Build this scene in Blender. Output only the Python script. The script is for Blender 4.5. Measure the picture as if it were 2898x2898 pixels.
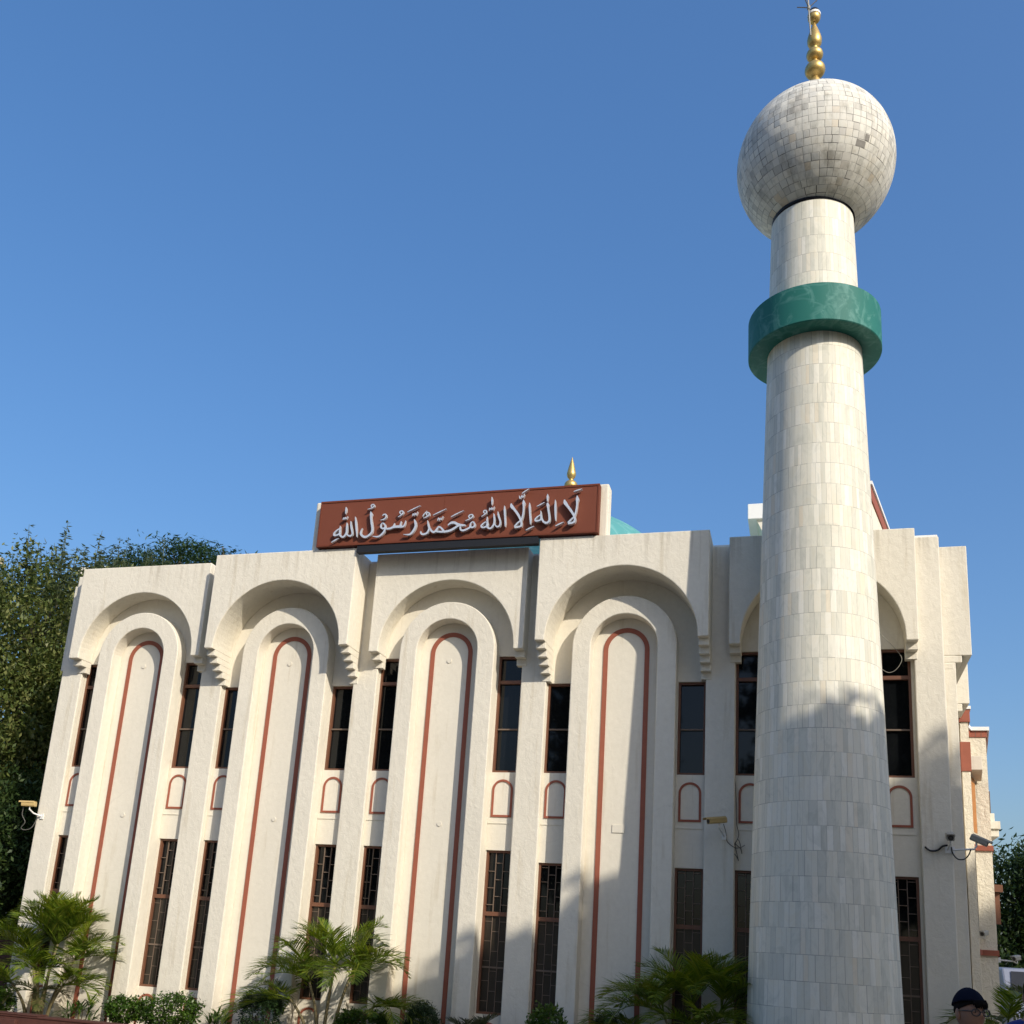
import bpy, bmesh, math, random
import numpy as np
from mathutils import Vector, Matrix

sc = bpy.context.scene
for _o in list(bpy.data.objects):
    bpy.data.objects.remove(_o, do_unlink=True)
COL = sc.collection
RNG = np.random.default_rng(7)
random.seed(7)

# ------------------------------------------------------------------ camera
cam_d = bpy.data.cameras.new("camera")
cam = bpy.data.objects.new("camera", cam_d)
COL.objects.link(cam)
cam_d.sensor_width = 36.0
cam_d.lens = 36.05
cam_d.shift_y = 0.1667          # the photograph is the top square of an upright frame
cam_d.clip_start = 0.1
cam_d.clip_end = 3000.0
_r = Vector((0.96079, 0.27035, 0.06152)); _u = Vector((0.01155, -0.26069, 0.96535)); _b = Vector((0.27702, -0.92680, -0.25359))
cam.matrix_world = Matrix(((_r.x, _u.x, _b.x, 0.0), (_r.y, _u.y, _b.y, -15.0), (_r.z, _u.z, _b.z, 1.65), (0, 0, 0, 1)))
sc.camera = cam

# ------------------------------------------------------------------ sky, sun, exposure
SUN_DIR = Vector((1.25, -1.0, 0.95)).normalized()      # towards the sun
SUN_EL = math.asin(SUN_DIR.z)
SUN_ROT = math.atan2(SUN_DIR.x, SUN_DIR.y)
w = bpy.data.worlds.new("World"); sc.world = w; w.use_nodes = True
nt = w.node_tree; nt.nodes.clear()
sky = nt.nodes.new("ShaderNodeTexSky"); sky.sky_type = 'NISHITA'; sky.sun_disc = False
sky.sun_elevation = SUN_EL; sky.sun_rotation = SUN_ROT
sky.altitude = 100.0; sky.air_density = 1.3; sky.dust_density = 4.0; sky.ozone_density = 6.0
bg = nt.nodes.new("ShaderNodeBackground"); bg.inputs[1].default_value = 0.15
hs = nt.nodes.new("ShaderNodeHueSaturation"); hs.inputs["Saturation"].default_value = 1.32; hs.inputs["Hue"].default_value = 0.508
gm = nt.nodes.new("ShaderNodeGamma"); gm.inputs[1].default_value = 0.75
wo = nt.nodes.new("ShaderNodeOutputWorld")
nt.links.new(sky.outputs[0], gm.inputs[0]); nt.links.new(gm.outputs[0], hs.inputs["Color"]); nt.links.new(hs.outputs[0], bg.inputs[0]); nt.links.new(bg.outputs[0], wo.inputs[0])
sun_d = bpy.data.lights.new("sun", 'SUN'); sun_d.energy = 2.55; sun_d.angle = math.radians(0.53); sun_d.color = (1.0, 0.91, 0.77)
sun = bpy.data.objects.new("sun", sun_d); COL.objects.link(sun)
sun.rotation_euler = SUN_DIR.to_track_quat('Z', 'Y').to_euler()
sun.location = SUN_DIR * 60
sc.view_settings.view_transform = 'Standard'
sc.view_settings.look = 'None'
sc.view_settings.gamma = 1.0
sc.view_settings.exposure = 0.78
sc.render.engine = 'CYCLES'

# ------------------------------------------------------------------ helpers
class MB:
    """collects geometry; build() links it as ONE mesh object"""
    def __init__(s): s.v = []; s.f = []; s.m = []
    def add(s, vs, fs, mi=0):
        o = len(s.v); s.v.extend([tuple(p) for p in vs]); s.f.extend([tuple(i + o for i in f) for f in fs]); s.m.extend([mi] * len(fs))
    def box(s, x0, x1, y0, y1, z0, z1, mi=0):
        v = [(x0, y0, z0), (x1, y0, z0), (x1, y1, z0), (x0, y1, z0), (x0, y0, z1), (x1, y0, z1), (x1, y1, z1), (x0, y1, z1)]
        s.add(v, [(0, 3, 2, 1), (4, 5, 6, 7), (0, 1, 5, 4), (1, 2, 6, 5), (2, 3, 7, 6), (3, 0, 4, 7)], mi)
    def prism(s, plan, z0, z1, mi=0):
        n = len(plan); v = [(x, y, z0) for x, y in plan] + [(x, y, z1) for x, y in plan]
        s.add(v, [tuple(range(n))[::-1], tuple(range(n, 2 * n))] + [(i, (i + 1) % n, n + (i + 1) % n, n + i) for i in range(n)], mi)
    def lathe(s, prof, n=32, cx=0, cy=0, mi=0):
        o = [];
        for r, z in prof:
            for k in range(n):
                a = 2 * math.pi * k / n; o.append((cx + r * math.cos(a), cy + r * math.sin(a), z))
        fs = []
        for i in range(len(prof) - 1):
            for k in range(n):
                a = i * n + k; b = i * n + (k + 1) % n; fs.append((a, b, b + n, a + n))
        if prof[0][0] > 1e-6: fs.append(tuple(range(n))[::-1])
        if prof[-1][0] > 1e-6: fs.append(tuple(range((len(prof) - 1) * n, len(prof) * n)))
        s.add(o, fs, mi)
    def tube(s, pts, rad, n=8, mi=0):
        pts = [Vector(p) for p in pts]; m = len(pts)
        if not hasattr(rad, '__len__'): rad = [rad] * m
        o = []; prev = None
        for i, p in enumerate(pts):
            d = (pts[min(i + 1, m - 1)] - pts[max(i - 1, 0)]).normalized()
            if prev is None:
                a = d.cross(Vector((0, 0, 1)));
                if a.length < 1e-3: a = d.cross(Vector((1, 0, 0)))
                a.normalize()
            else:
                a = (prev - d * prev.dot(d)).normalized()
            prev = a; b = d.cross(a)
            for k in range(n):
                t = 2 * math.pi * k / n; o.append(p + (a * math.cos(t) + b * math.sin(t)) * rad[i])
        fs = []
        for i in range(m - 1):
            for k in range(n):
                q = i * n + k; r_ = i * n + (k + 1) % n; fs.append((q, r_, r_ + n, q + n))
        fs += [tuple(range(n))[::-1], tuple(range((m - 1) * n, m * n))]
        s.add(o, fs, mi)
    def build(s, name, mats, parent=None, smooth=False, bevel=0.0, smooth_angle=None):
        me = bpy.data.meshes.new(name); me.from_pydata(s.v, [], s.f)
        if not isinstance(mats, (list, tuple)): mats = [mats]
        for m in mats: me.materials.append(m)
        if len(mats) > 1: me.polygons.foreach_set("material_index", s.m)
        if smooth: me.polygons.foreach_set("use_smooth", [True] * len(me.polygons))
        bm = bmesh.new(); bm.from_mesh(me); bmesh.ops.recalc_face_normals(bm, faces=bm.faces); bm.to_mesh(me); bm.free()
        if smooth_angle: me.polygons.foreach_set("use_smooth", [True] * len(me.polygons)); me.set_sharp_from_angle(angle=math.radians(smooth_angle))
        me.update()
        ob = bpy.data.objects.new(name, me); COL.objects.link(ob)
        if parent is not None: ob.parent = parent
        if bevel:
            bv = ob.modifiers.new("bevel", 'BEVEL'); bv.width = bevel; bv.segments = 2; bv.limit_method = 'ANGLE'; bv.angle_limit = math.radians(40)
        return ob

def quads_object(name, verts, quads, mats, parent=None, midx=None, smooth=False):
    """many small faces from numpy arrays (foliage)"""
    me = bpy.data.meshes.new(name); n = len(quads)
    me.vertices.add(len(verts)); me.vertices.foreach_set("co", np.asarray(verts, np.float32).ravel())
    me.loops.add(n * 4); me.loops.foreach_set("vertex_index", np.asarray(quads, np.int32).ravel())
    me.polygons.add(n); me.polygons.foreach_set("loop_start", np.arange(0, n * 4, 4, dtype=np.int32))
    if not isinstance(mats, (list, tuple)): mats = [mats]
    for m in mats: me.materials.append(m)
    if midx is not None: me.polygons.foreach_set("material_index", np.asarray(midx, np.int32))
    me.update(calc_edges=True); me.validate()
    ob = bpy.data.objects.new(name, me); COL.objects.link(ob)
    if parent is not None: ob.parent = parent
    return ob

def tag(o, label=None, cat=None, group=None, kind=None):
    if label: o['label'] = label
    if cat: o['category'] = cat
    if group: o['group'] = group
    if kind: o['kind'] = kind
    return o

def thing(name, label, cat, loc=(0, 0, 0), rz=0.0, group=None):
    o = bpy.data.objects.new(name, None); COL.objects.link(o); o.location = loc; o.rotation_euler = (0, 0, rz)
    o.empty_display_size = 0.2
    return tag(o, label, cat, group)

def copy_tree(o, parent=None):
    c = o.copy(); COL.objects.link(c)
    if parent is not None: c.parent = parent
    for ch in list(o.children): copy_tree(ch, c)
    return c

# ------------------------------------------------------------------ materials
class NT:
    def __init__(s, name):
        s.m = bpy.data.materials.new(name); s.m.use_nodes = True; s.t = s.m.node_tree; s.n = s.t.nodes
        s.p = s.n["Principled BSDF"]
    def new(s, t, **kw):
        nd = s.n.new(t)
        for k, v in kw.items(): setattr(nd, k, v)
        return nd
    def L(s, a, b): s.t.links.new(a, b)
    def val(s, sock, v):
        if hasattr(v, 'is_output') or isinstance(v, bpy.types.NodeSocket): s.L(v, sock)
        else: sock.default_value = v
    def math(s, op, a, b=0.0, c=None):
        nd = s.new("ShaderNodeMath", operation=op); s.val(nd.inputs[0], a); s.val(nd.inputs[1], b)
        if c is not None: s.val(nd.inputs[2], c)
        return nd.outputs[0]
    def mix(s, fac, a, b):
        nd = s.new("ShaderNodeMix", data_type='RGBA'); s.val(nd.inputs[0], fac); s.val(nd.inputs[6], a); s.val(nd.inputs[7], b); return nd.outputs[2]
    def mul(s, fac, a, b):
        nd = s.new("ShaderNodeMix", data_type='RGBA', blend_type='MULTIPLY'); s.val(nd.inputs[0], fac); s.val(nd.inputs[6], a); s.val(nd.inputs[7], b); return nd.outputs[2]
    def ramp(s, fac, stops):
        nd = s.new("ShaderNodeValToRGB"); s.L(fac, nd.inputs[0]); cr = nd.color_ramp
        while len(cr.elements) > 1: cr.elements.remove(cr.elements[-1])
        cr.elements[0].position = stops[0][0]; cr.elements[0].color = (*stops[0][1], 1) if len(stops[0][1]) == 3 else stops[0][1]
        for p, c in stops[1:]:
            e = cr.elements.new(p); e.color = (*c, 1) if len(c) == 3 else c
        return nd.outputs[0]
    def noise(s, scale, detail=4, rough=0.55, vec=None, dist=0.0):
        nd = s.new("ShaderNodeTexNoise"); nd.inputs["Scale"].default_value = scale; nd.inputs["Detail"].default_value = detail
        nd.inputs["Roughness"].default_value = rough; nd.inputs["Distortion"].default_value = dist
        if vec is not None: s.L(vec, nd.inputs["Vector"])
        return nd.outputs[0]
    def obj(s): return s.new("ShaderNodeTexCoord").outputs["Object"]
    def mapping(s, vec, scale):
        nd = s.new("ShaderNodeMapping"); s.L(vec, nd.inputs[0]); nd.inputs["Scale"].default_value = scale; return nd.outputs[0]
    def bump(s, h, strength=0.3, dist=0.02):
        nd = s.new("ShaderNodeBump"); nd.inputs["Strength"].default_value = strength; nd.inputs["Distance"].default_value = dist
        s.L(h, nd.inputs["Height"]); s.L(nd.outputs[0], s.p.inputs["Normal"])
    def base(s, c): s.val(s.p.inputs["Base Color"], c if not isinstance(c, tuple) else (*c, 1))

def c4(*c): return (*c, 1.0)

def simple(name, col, rough=0.6, metal=0.0, var=0.12, scale=6.0, spec=None):
    g = NT(name); n = g.noise(scale, 5, vec=g.obj())
    g.base(g.mix(n, c4(*[x * (1 - var) for x in col]), c4(*[min(1, x * (1 + var)) for x in col])))
    g.p.inputs["Roughness"].default_value = rough; g.p.inputs["Metallic"].default_value = metal
    if spec is not None: g.p.inputs["Specular IOR Level"].default_value = spec
    return g.m

def stucco(name, col, b1=0.27, scale=13.0, dirt=0.5):
    g = NT(name); o = g.obj()
    big = g.noise(0.9, 4, vec=o); fine = g.noise(14, 6, vec=o)
    streak = g.noise(1.0, 5, 0.6, vec=g.mapping(o, (7, 7, 0.55)))
    c = g.mix(g.ramp(big, [(0.3, (0, 0, 0)), (0.75, (1, 1, 1))]), c4(*[x * 0.93 for x in col]), c4(*col))
    c = g.mul(0.35, c, g.ramp(fine, [(0.3, (0.82, 0.81, 0.79)), (0.7, (1, 1, 1))]))
    c = g.mul(dirt, c, g.ramp(streak, [(0.28, (0.72, 0.66, 0.56)), (0.42, (1, 1, 1))]))
    sep = g.new("ShaderNodeSeparateXYZ"); g.L(o, sep.inputs[0]); z = sep.outputs[2]
    drip = g.noise(1.0, 6, 0.65, vec=g.mapping(o, (11, 11, 0.35)))
    topm = g.new("ShaderNodeMapRange"); g.L(z, topm.inputs[0]); topm.inputs[1].default_value = 7.25; topm.inputs[2].default_value = 7.9; topm.interpolation_type = 'SMOOTHSTEP'
    dm = g.math('MULTIPLY', g.ramp(drip, [(0.50, (0, 0, 0)), (0.68, (1, 1, 1))]), topm.outputs[0])
    c = g.mix(g.math('MULTIPLY', dm, 0.45), c, c4(0.36, 0.31, 0.23))
    spl = g.new("ShaderNodeMapRange"); g.L(z, spl.inputs[0]); spl.inputs[1].default_value = 0.9; spl.inputs[2].default_value = 0.1
    c = g.mix(g.math('MULTIPLY', g.math('MULTIPLY', spl.outputs[0], g.noise(3.0, 5, 0.6, vec=o)), 0.5), c, c4(0.42, 0.35, 0.25))
    vo = g.new("ShaderNodeTexVoronoi", feature='DISTANCE_TO_EDGE'); vo.inputs["Scale"].default_value = 0.55
    wn_ = g.new("ShaderNodeTexNoise"); wn_.inputs["Scale"].default_value = 3.0; wn_.inputs["Detail"].default_value = 6; g.L(o, wn_.inputs["Vector"])
    vm = g.new("ShaderNodeMix", data_type='VECTOR'); vm.inputs[0].default_value = 0.22; g.L(o, vm.inputs[4]); g.L(wn_.outputs[1], vm.inputs[5]); g.L(vm.outputs[1], vo.inputs["Vector"])
    ck = g.math('MULTIPLY', g.ramp(vo.outputs[0], [(0.0, (1, 1, 1)), (0.006, (0, 0, 0))]), g.ramp(big, [(0.48, (0, 0, 0)), (0.6, (1, 1, 1))]))
    c = g.mix(g.math('MULTIPLY', ck, 0.12), c, c4(0.30, 0.26, 0.20))
    g.base(c); g.p.inputs["Roughness"].default_value = 0.88; g.p.inputs["Specular IOR Level"].default_value = 0.25
    a = g.noise(scale, 3, 0.5, vec=g.mapping(o, (1.0, 1.0, 0.7)), dist=0.8); b = g.noise(scale * 4.2, 4, 0.6, vec=o)
    h = g.math('ADD', g.math('MULTIPLY', a, 0.75), g.math('MULTIPLY', b, 0.3))
    g.bump(h, b1, 0.035)
    return g.m

M = {}
CREAM = (0.78, 0.732, 0.622)
M['stucco'] = stucco('cream_stucco', CREAM)
M['smooth_stucco'] = stucco('smooth_stucco', (0.78, 0.732, 0.622), 0.14, 9.0, 0.5)
M['rough_stucco'] = stucco('rough_cast_stucco', (0.76, 0.70, 0.57), 0.9, 12.0, 0.5)
M['red_paint'] = simple('brick_red_paint', (0.30, 0.088, 0.05), 0.7, var=0.16, scale=9)
M['frame'] = simple('brown_window_frame', (0.155, 0.066, 0.036), 0.5, var=0.2, scale=8)
M['muntin'] = simple('grey_brown_bars', (0.16, 0.115, 0.085), 0.6)
M['board'] = simple('brown_sign_board', (0.172, 0.053, 0.031), 0.6, var=0.05, scale=2, spec=0.2)
M['board_edge'] = simple('brown_sign_rim', (0.15, 0.042, 0.023), 0.6, var=0.05, spec=0.2)
M['black_steel'] = simple('dark_steel', (0.012, 0.012, 0.013), 0.5)
M['white_paint'] = simple('white_paint', (0.78, 0.78, 0.76), 0.6, var=0.05)
M['tan_metal'] = simple('tan_camera_metal', (0.50, 0.36, 0.15), 0.4, var=0.06)
M['grey_metal'] = simple('grey_camera_metal', (0.33, 0.31, 0.26), 0.45, var=0.06)
M['black_plastic'] = simple('black_plastic', (0.012, 0.012, 0.013), 0.3)
M['cable'] = simple('grey_cable', (0.10, 0.095, 0.085), 0.6)
M['pipe'] = simple('cream_pipe', (0.70, 0.65, 0.54), 0.5)
M['orange_wood'] = simple('orange_wood', (0.42, 0.16, 0.03), 0.5, var=0.25, scale=12)
M['brick_kerb'] = simple('dark_red_kerb', (0.075, 0.024, 0.016), 0.8, var=0.35, scale=14)
M['soil'] = simple('soil', (0.07, 0.045, 0.03), 0.95, var=0.4, scale=20)
M['bare_mortar'] = simple('bare_mortar', (0.26, 0.245, 0.22), 0.95, var=0.35, scale=25)
M['maroon'] = simple('maroon_paint', (0.05, 0.012, 0.012), 0.7)

def gold(name):
    g = NT(name); n = g.noise(18, 4, vec=g.obj())
    g.base(g.mix(n, c4(0.50, 0.33, 0.10), c4(0.72, 0.52, 0.20))); g.p.inputs["Metallic"].default_value = 0.75
    g.p.inputs["Roughness"].default_value = 0.42; g.bump(n, 0.08, 0.01); return g.m
M['gold'] = gold('gold_paint')

def steel(name):
    g = NT(name); n = g.noise(30, 3, vec=g.obj()); g.base(g.mix(n, c4(0.66, 0.69, 0.72), c4(0.78, 0.80, 0.82)))
    g.p.inputs["Metallic"].default_value = 0.45; g.p.inputs["Roughness"].default_value = 0.32; return g.m
M['steel'] = steel('brushed_steel')

def glass(name, col, rough, spec=0.5):
    g = NT(name); n = g.noise(2.5, 3, vec=g.obj()); g.base(g.mix(n, c4(*[x * 0.6 for x in col]), c4(*[x * 1.4 for x in col])))
    g.p.inputs["Roughness"].default_value = rough; g.p.inputs["Specular IOR Level"].default_value = spec
    g.bump(g.noise(1.3, 2, vec=g.obj()), 0.05, 0.02); return g.m
M['glass'] = glass('dark_window_glass', (0.006, 0.007, 0.008), 0.035, 0.32)
M['brown_glass'] = glass('brown_lower_glass', (0.030, 0.024, 0.018), 0.22, 0.35)
M['spectacle'] = glass('spectacle_lens', (0.03, 0.03, 0.03), 0.05)

def tiles(name, width, height, globe=False):
    """marble cladding: UV u = turn (0..1), v = height in metres (or latitude in radians for the globe)"""
    g = NT(name); uv = g.new("ShaderNodeUVMap").outputs[0]
    sx = g.new("ShaderNodeSeparateXYZ"); g.L(uv, sx.inputs[0]); u, v = sx.outputs[0], sx.outputs[1]
    wn = lambda a, b: None
    rowf = g.math('DIVIDE', v, height); row = g.math('FLOOR', rowf); fr = g.math('FRACT', rowf)
    def rnd(x, y, z=0.0):
        cb = g.new("ShaderNodeCombineXYZ"); g.val(cb.inputs[0], x); g.val(cb.inputs[1], y); g.val(cb.inputs[2], z)
        nd = g.new("ShaderNodeTexWhiteNoise", noise_dimensions='3D'); g.L(cb.outputs[0], nd.inputs[0]); return nd
    off = g.math('MULTIPLY', rnd(row, 3.3).outputs[0], 9.0)
    if globe:
        band = g.math('ADD', g.math('MULTIPLY', g.math('FLOOR', g.math('DIVIDE', row, 5.0)), 5.0), 2.5)
        lat = g.math('MULTIPLY', band, height)
        off = g.math('MULTIPLY', rnd(row, 3.3).outputs[0], 0.12)
        cnt = g.math('FLOOR', g.math('MULTIPLY', g.math('COSINE', lat), width)); cnt = g.math('MAXIMUM', cnt, 4.0)
    else:
        cnt = g.math('ADD', g.math('FLOOR', g.math('MULTIPLY', rnd(row, 7.7).outputs[0], 5.0)), width)
    # every column boundary is jittered a little, so widths vary from slab to slab
    cf = g.math('ADD', g.math('MULTIPLY', u, cnt), off)
    jit = g.new("ShaderNodeTexNoise", noise_dimensions='2D'); cb = g.new("ShaderNodeCombineXYZ"); g.L(g.math('MULTIPLY', cf, 0.55), cb.inputs[0]); g.L(row, cb.inputs[1])
    g.L(cb.outputs[0], jit.inputs["Vector"]); jit.inputs["Scale"].default_value = 1.0; jit.inputs["Detail"].default_value = 0
    cf = g.math('ADD', cf, g.math('MULTIPLY', jit.outputs[0], 0.5 if globe else 0.9))
    col = g.math('FLOOR', cf); fc = g.math('FRACT', cf)
    r1 = rnd(col, row); r2 = rnd(col, row, 5.0).outputs[0]
    if globe:
        c = g.ramp(r1.outputs[0], [(0.0, (0.50, 0.48, 0.43)), (0.2, (0.63, 0.61, 0.55)), (0.6, (0.70, 0.68, 0.61)), (0.94, (0.76, 0.735, 0.66)), (0.965, (0.68, 0.59, 0.46)), (1.0, (0.60, 0.62, 0.62))])
    else:
        c = g.ramp(r1.outputs[0], [(0.0, (0.61, 0.595, 0.51)), (0.25, (0.68, 0.66, 0.56)), (0.6, (0.74, 0.705, 0.59)), (0.9, (0.80, 0.775, 0.68)), (1.0, (0.73, 0.66, 0.52))])
    o = g.obj(); vein = g.noise(5.0, 6, 0.65, vec=g.mapping(o, (1, 1, 0.45)), dist=1.6)
    c = g.mul(0.6, c, g.ramp(vein, [(0.36, (0.78, 0.79, 0.77)), (0.50, (1, 1, 1)), (0.62, (0.96, 0.93, 0.87))]))
    if globe:
        st = g.noise(2.4, 6, 0.7, vec=g.mapping(o, (1.6, 1.6, 0.7)))
        c = g.mul(0.6, c, g.ramp(st, [(0.34, (0.42, 0.40, 0.36)), (0.5, (1, 1, 1))]))
    jw = 0.075 if globe else 0.045; jh = 0.075 if globe else 0.018
    mo = g.math('MAXIMUM', g.math('LESS_THAN', fc, jw), g.math('LESS_THAN', fr, jh))
    jn = g.math('MULTIPLY', g.math('ADD', 0.15, g.math('MULTIPLY', g.math('POWER', r2, 1.6), 0.85)) if globe else g.math('ADD', 0.25, g.math('MULTIPLY', r2, 0.75)), mo)
    c = g.mix(jn, c, c4(0.045, 0.043, 0.04) if globe else c4(0.24, 0.225, 0.195))
    g.base(c); g.p.inputs["Roughness"].default_value = 0.55 if not globe else 0.6; g.p.inputs["Specular IOR Level"].default_value = 0.22
    h = g.math('SUBTRACT', g.math('MULTIPLY', r2, 0.5), mo)
    tl = g.math('ADD', g.math('MULTIPLY', g.math('SUBTRACT', fc, 0.5), g.math('SUBTRACT', r2, 0.5)), g.math('MULTIPLY', g.math('SUBTRACT', fr, 0.5), g.math('SUBTRACT', r1.outputs[0], 0.5)))
    h = g.math('ADD', g.math('MULTIPLY', h, 0.35), g.math('MULTIPLY', tl, 1.6 if globe else 0.5))
    g.bump(h, 0.5 if globe else 0.22, 0.02)
    return g.m
M['tiles'] = tiles('marble_cladding', 70.0, 0.305)
M['globe'] = tiles('globe_cladding', 72.0, 0.092, True)
M['dark_tiles'] = tiles('black_collar_tiles', 52.0, 0.4)
_n = M['dark_tiles'].node_tree; _p = _n.nodes["Principled BSDF"]
for _l in list(_p.inputs["Base Color"].links): _n.links.remove(_l)
_p.inputs["Base Color"].default_value = (0.012, 0.013, 0.017, 1); _p.inputs["Roughness"].default_value = 0.2

def teal(name, a, b, streaks=True):
    g = NT(name); o = g.obj(); n = g.noise(3.0, 5, vec=o)
    c = g.mix(n, c4(*[x * 0.85 for x in a]), c4(*a))
    if streaks:
        s1 = g.noise(2.3, 6, 0.65, vec=g.mapping(o, (1.6, 1.6, 0.8)), dist=1.2)
        c = g.mix(g.ramp(s1, [(0.52, (0, 0, 0)), (0.72, (0.75, 0.75, 0.75))]), c, c4(*b))
        vo = g.new("ShaderNodeTexVoronoi", feature='DISTANCE_TO_EDGE'); vo.inputs["Scale"].default_value = 2.2
        dn = g.new("ShaderNodeTexNoise"); dn.inputs["Scale"].default_value = 4.0; mx = g.new("ShaderNodeMix", data_type='VECTOR'); g.L(o, mx.inputs[4]); g.L(dn.outputs[1], mx.inputs[5]); mx.inputs[0].default_value = 0.25
        g.L(mx.outputs[1], vo.inputs["Vector"])
        c = g.mix(g.math('MULTIPLY', g.ramp(vo.outputs[0], [(0.0, (0.55, 0.55, 0.55)), (0.05, (0, 0, 0))]), n), c, c4(*b))
    g.base(c); g.p.inputs["Roughness"].default_value = 0.6; g.p.inputs["Specular IOR Level"].default_value = 0.25; return g.m
M['teal'] = teal('teal_paint', (0.024, 0.165, 0.135), (0.13, 0.31, 0.275))
M['dome'] = teal('turquoise_dome', (0.10, 0.33, 0.33), (0.30, 0.52, 0.50))

def leafmat(name, cols, rough=0.5, trans=0.35, scale=2.5):
    """foliage: colour varies per leaf clump and per leaf; thin leaves let some light through"""
    g = NT(name); o = g.obj(); geo = g.new("ShaderNodeNewGeometry")
    n = g.noise(scale, 3, vec=o); mixv = g.math('ADD', g.math('MULTIPLY', n, 0.7), g.math('MULTIPLY', geo.outputs["Random Per Island"], 0.45))
    k = len(cols); c = g.ramp(mixv, [(0.28 + 0.5 * i / max(1, k - 1), cc) for i, cc in enumerate(cols)])
    g.base(c); g.p.inputs["Roughness"].default_value = rough; g.p.inputs["Specular IOR Level"].default_value = 0.4
    tr = g.new("ShaderNodeBsdfTranslucent"); hs = g.new("ShaderNodeHueSaturation"); hs.inputs["Value"].default_value = 1.25; hs.inputs["Hue"].default_value = 0.485; hs.inputs["Saturation"].default_value = 1.1
    g.L(c, hs.inputs["Color"]); g.L(hs.outputs[0], tr.inputs[0])
    ms = g.new("ShaderNodeMixShader"); ms.inputs[0].default_value = trans
    out = g.n["Material Output"]; g.L(g.p.outputs[0], ms.inputs[1]); g.L(tr.outputs[0], ms.inputs[2]); g.L(ms.outputs[0], out.inputs[0])
    return g.m
M['vine_leaf'] = leafmat('vine_leaves', [(0.035, 0.06, 0.016), (0.08, 0.115, 0.026), (0.14, 0.175, 0.045), (0.20, 0.21, 0.07)])
M['bright_leaf'] = leafmat('pale_shoot_leaves', [(0.06, 0.09, 0.04), (0.10, 0.13, 0.06), (0.14, 0.17, 0.09)])
M['dark_leaf'] = leafmat('dark_leaves', [(0.02, 0.045, 0.014), (0.04, 0.075, 0.02), (0.065, 0.10, 0.025)])
M['feather_leaf'] = leafmat('feathery_leaves', [(0.02, 0.05, 0.02), (0.035, 0.08, 0.03), (0.06, 0.10, 0.035)])
M['bush_leaf'] = leafmat('hedge_leaves', [(0.025, 0.06, 0.010), (0.05, 0.11, 0.015), (0.09, 0.16, 0.02)], 0.35)
M['dark_bush'] = leafmat('dark_shrub_leaves', [(0.012, 0.03, 0.010), (0.022, 0.05, 0.014), (0.035, 0.07, 0.02)], 0.5, 0.2)
M['palm_leaf'] = leafmat('palm_fronds', [(0.045, 0.085, 0.010), (0.085, 0.145, 0.012), (0.14, 0.205, 0.018), (0.22, 0.25, 0.035)], 0.4, 0.4, 3.0)
M['young_palm'] = leafmat('young_palm_fronds', [(0.16, 0.24, 0.02), (0.22, 0.30, 0.03), (0.28, 0.34, 0.05)], 0.4, 0.45)
M['old_palm'] = leafmat('dull_palm_fronds', [(0.05, 0.075, 0.016), (0.08, 0.105, 0.025), (0.13, 0.12, 0.045)], 0.5, 0.3)
M['blue_palm'] = leafmat('grey_green_fronds', [(0.035, 0.045, 0.02), (0.06, 0.07, 0.035), (0.09, 0.10, 0.05)], 0.5, 0.3)
M['cane'] = simple('palm_cane', (0.16, 0.13, 0.06), 0.7, var=0.35, scale=25)
M['bark'] = simple('bark', (0.10, 0.08, 0.06), 0.9, var=0.4, scale=12)
M['skin'] = simple('skin', (0.24, 0.125, 0.08), 0.55, var=0.06)
M['navy_cloth'] = simple('navy_cloth', (0.006, 0.008, 0.018), 0.95, var=0.15, scale=30, spec=0.08)
M['dark_cloth'] = simple('dark_grey_cloth', (0.03, 0.03, 0.034), 0.9, var=0.15, scale=30)
M['blue_cloth'] = simple('blue_cloth', (0.012, 0.025, 0.17), 0.85, var=0.15, scale=30)
M['hair'] = simple('black_hair', (0.006, 0.005, 0.005), 0.9, var=0.3, scale=60, spec=0.1)
M['van'] = simple('shade_darkened_van_paint', (0.22, 0.24, 0.31), 0.35, var=0.05)  # pale van paint darkened, the shade on the van is put into its colour
M['tyre'] = simple('tyre_rubber', (0.02, 0.02, 0.02), 0.8)

def paving(name):
    g = NT(name); o = g.obj(); br = g.new("ShaderNodeTexBrick"); g.L(o, br.inputs["Vector"]); br.inputs["Scale"].default_value = 2.2
    br.inputs["Color1"].default_value = c4(0.22, 0.195, 0.17); br.inputs["Color2"].default_value = c4(0.17, 0.155, 0.14); br.inputs["Mortar"].default_value = c4(0.13, 0.12, 0.11); br.inputs["Mortar Size"].default_value = 0.012
    g.base(g.mul(0.5, br.outputs[0], g.ramp(g.noise(1.5, 5, vec=o), [(0.3, (0.6, 0.6, 0.6)), (0.7, (1, 1, 1))]))); g.p.inputs["Roughness"].default_value = 0.85; return g.m
M['paving'] = paving('courtyard_paving')
M['earth'] = simple('dry_earth', (0.15, 0.12, 0.085), 0.95, var=0.3, scale=0.6)

# ================================================================== SETTING
b = MB(); b.add([(-600, -600, -0.05), (600, -600, -0.05), (600, 600, -0.05), (-600, 600, -0.05)], [(0, 1, 2, 3)])
tag(b.build("ground", M['earth']), kind='structure')
b = MB(); b.box(-22, 12, -26, -1.62, -0.04, 0.0)
tag(b.build("courtyard", M['paving']), kind='structure')

# ================================================================== MOSQUE (front wall face at Y = 0)
CX = [-11.264 + 2.865 * i for i in range(5)]
CX = [-11.264, -8.392, -5.530, -2.677, 0.196]
DEEP = [0, 1, 0, 1, 0]
XL, XR = -12.91, 1.846
WO, WI = 1.218, 0.806          # window edges, measured from the bay's middle
mosque = thing("mosque", "cream stucco mosque with five tall arched bays and corbelled hoods", "mosque")

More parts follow.
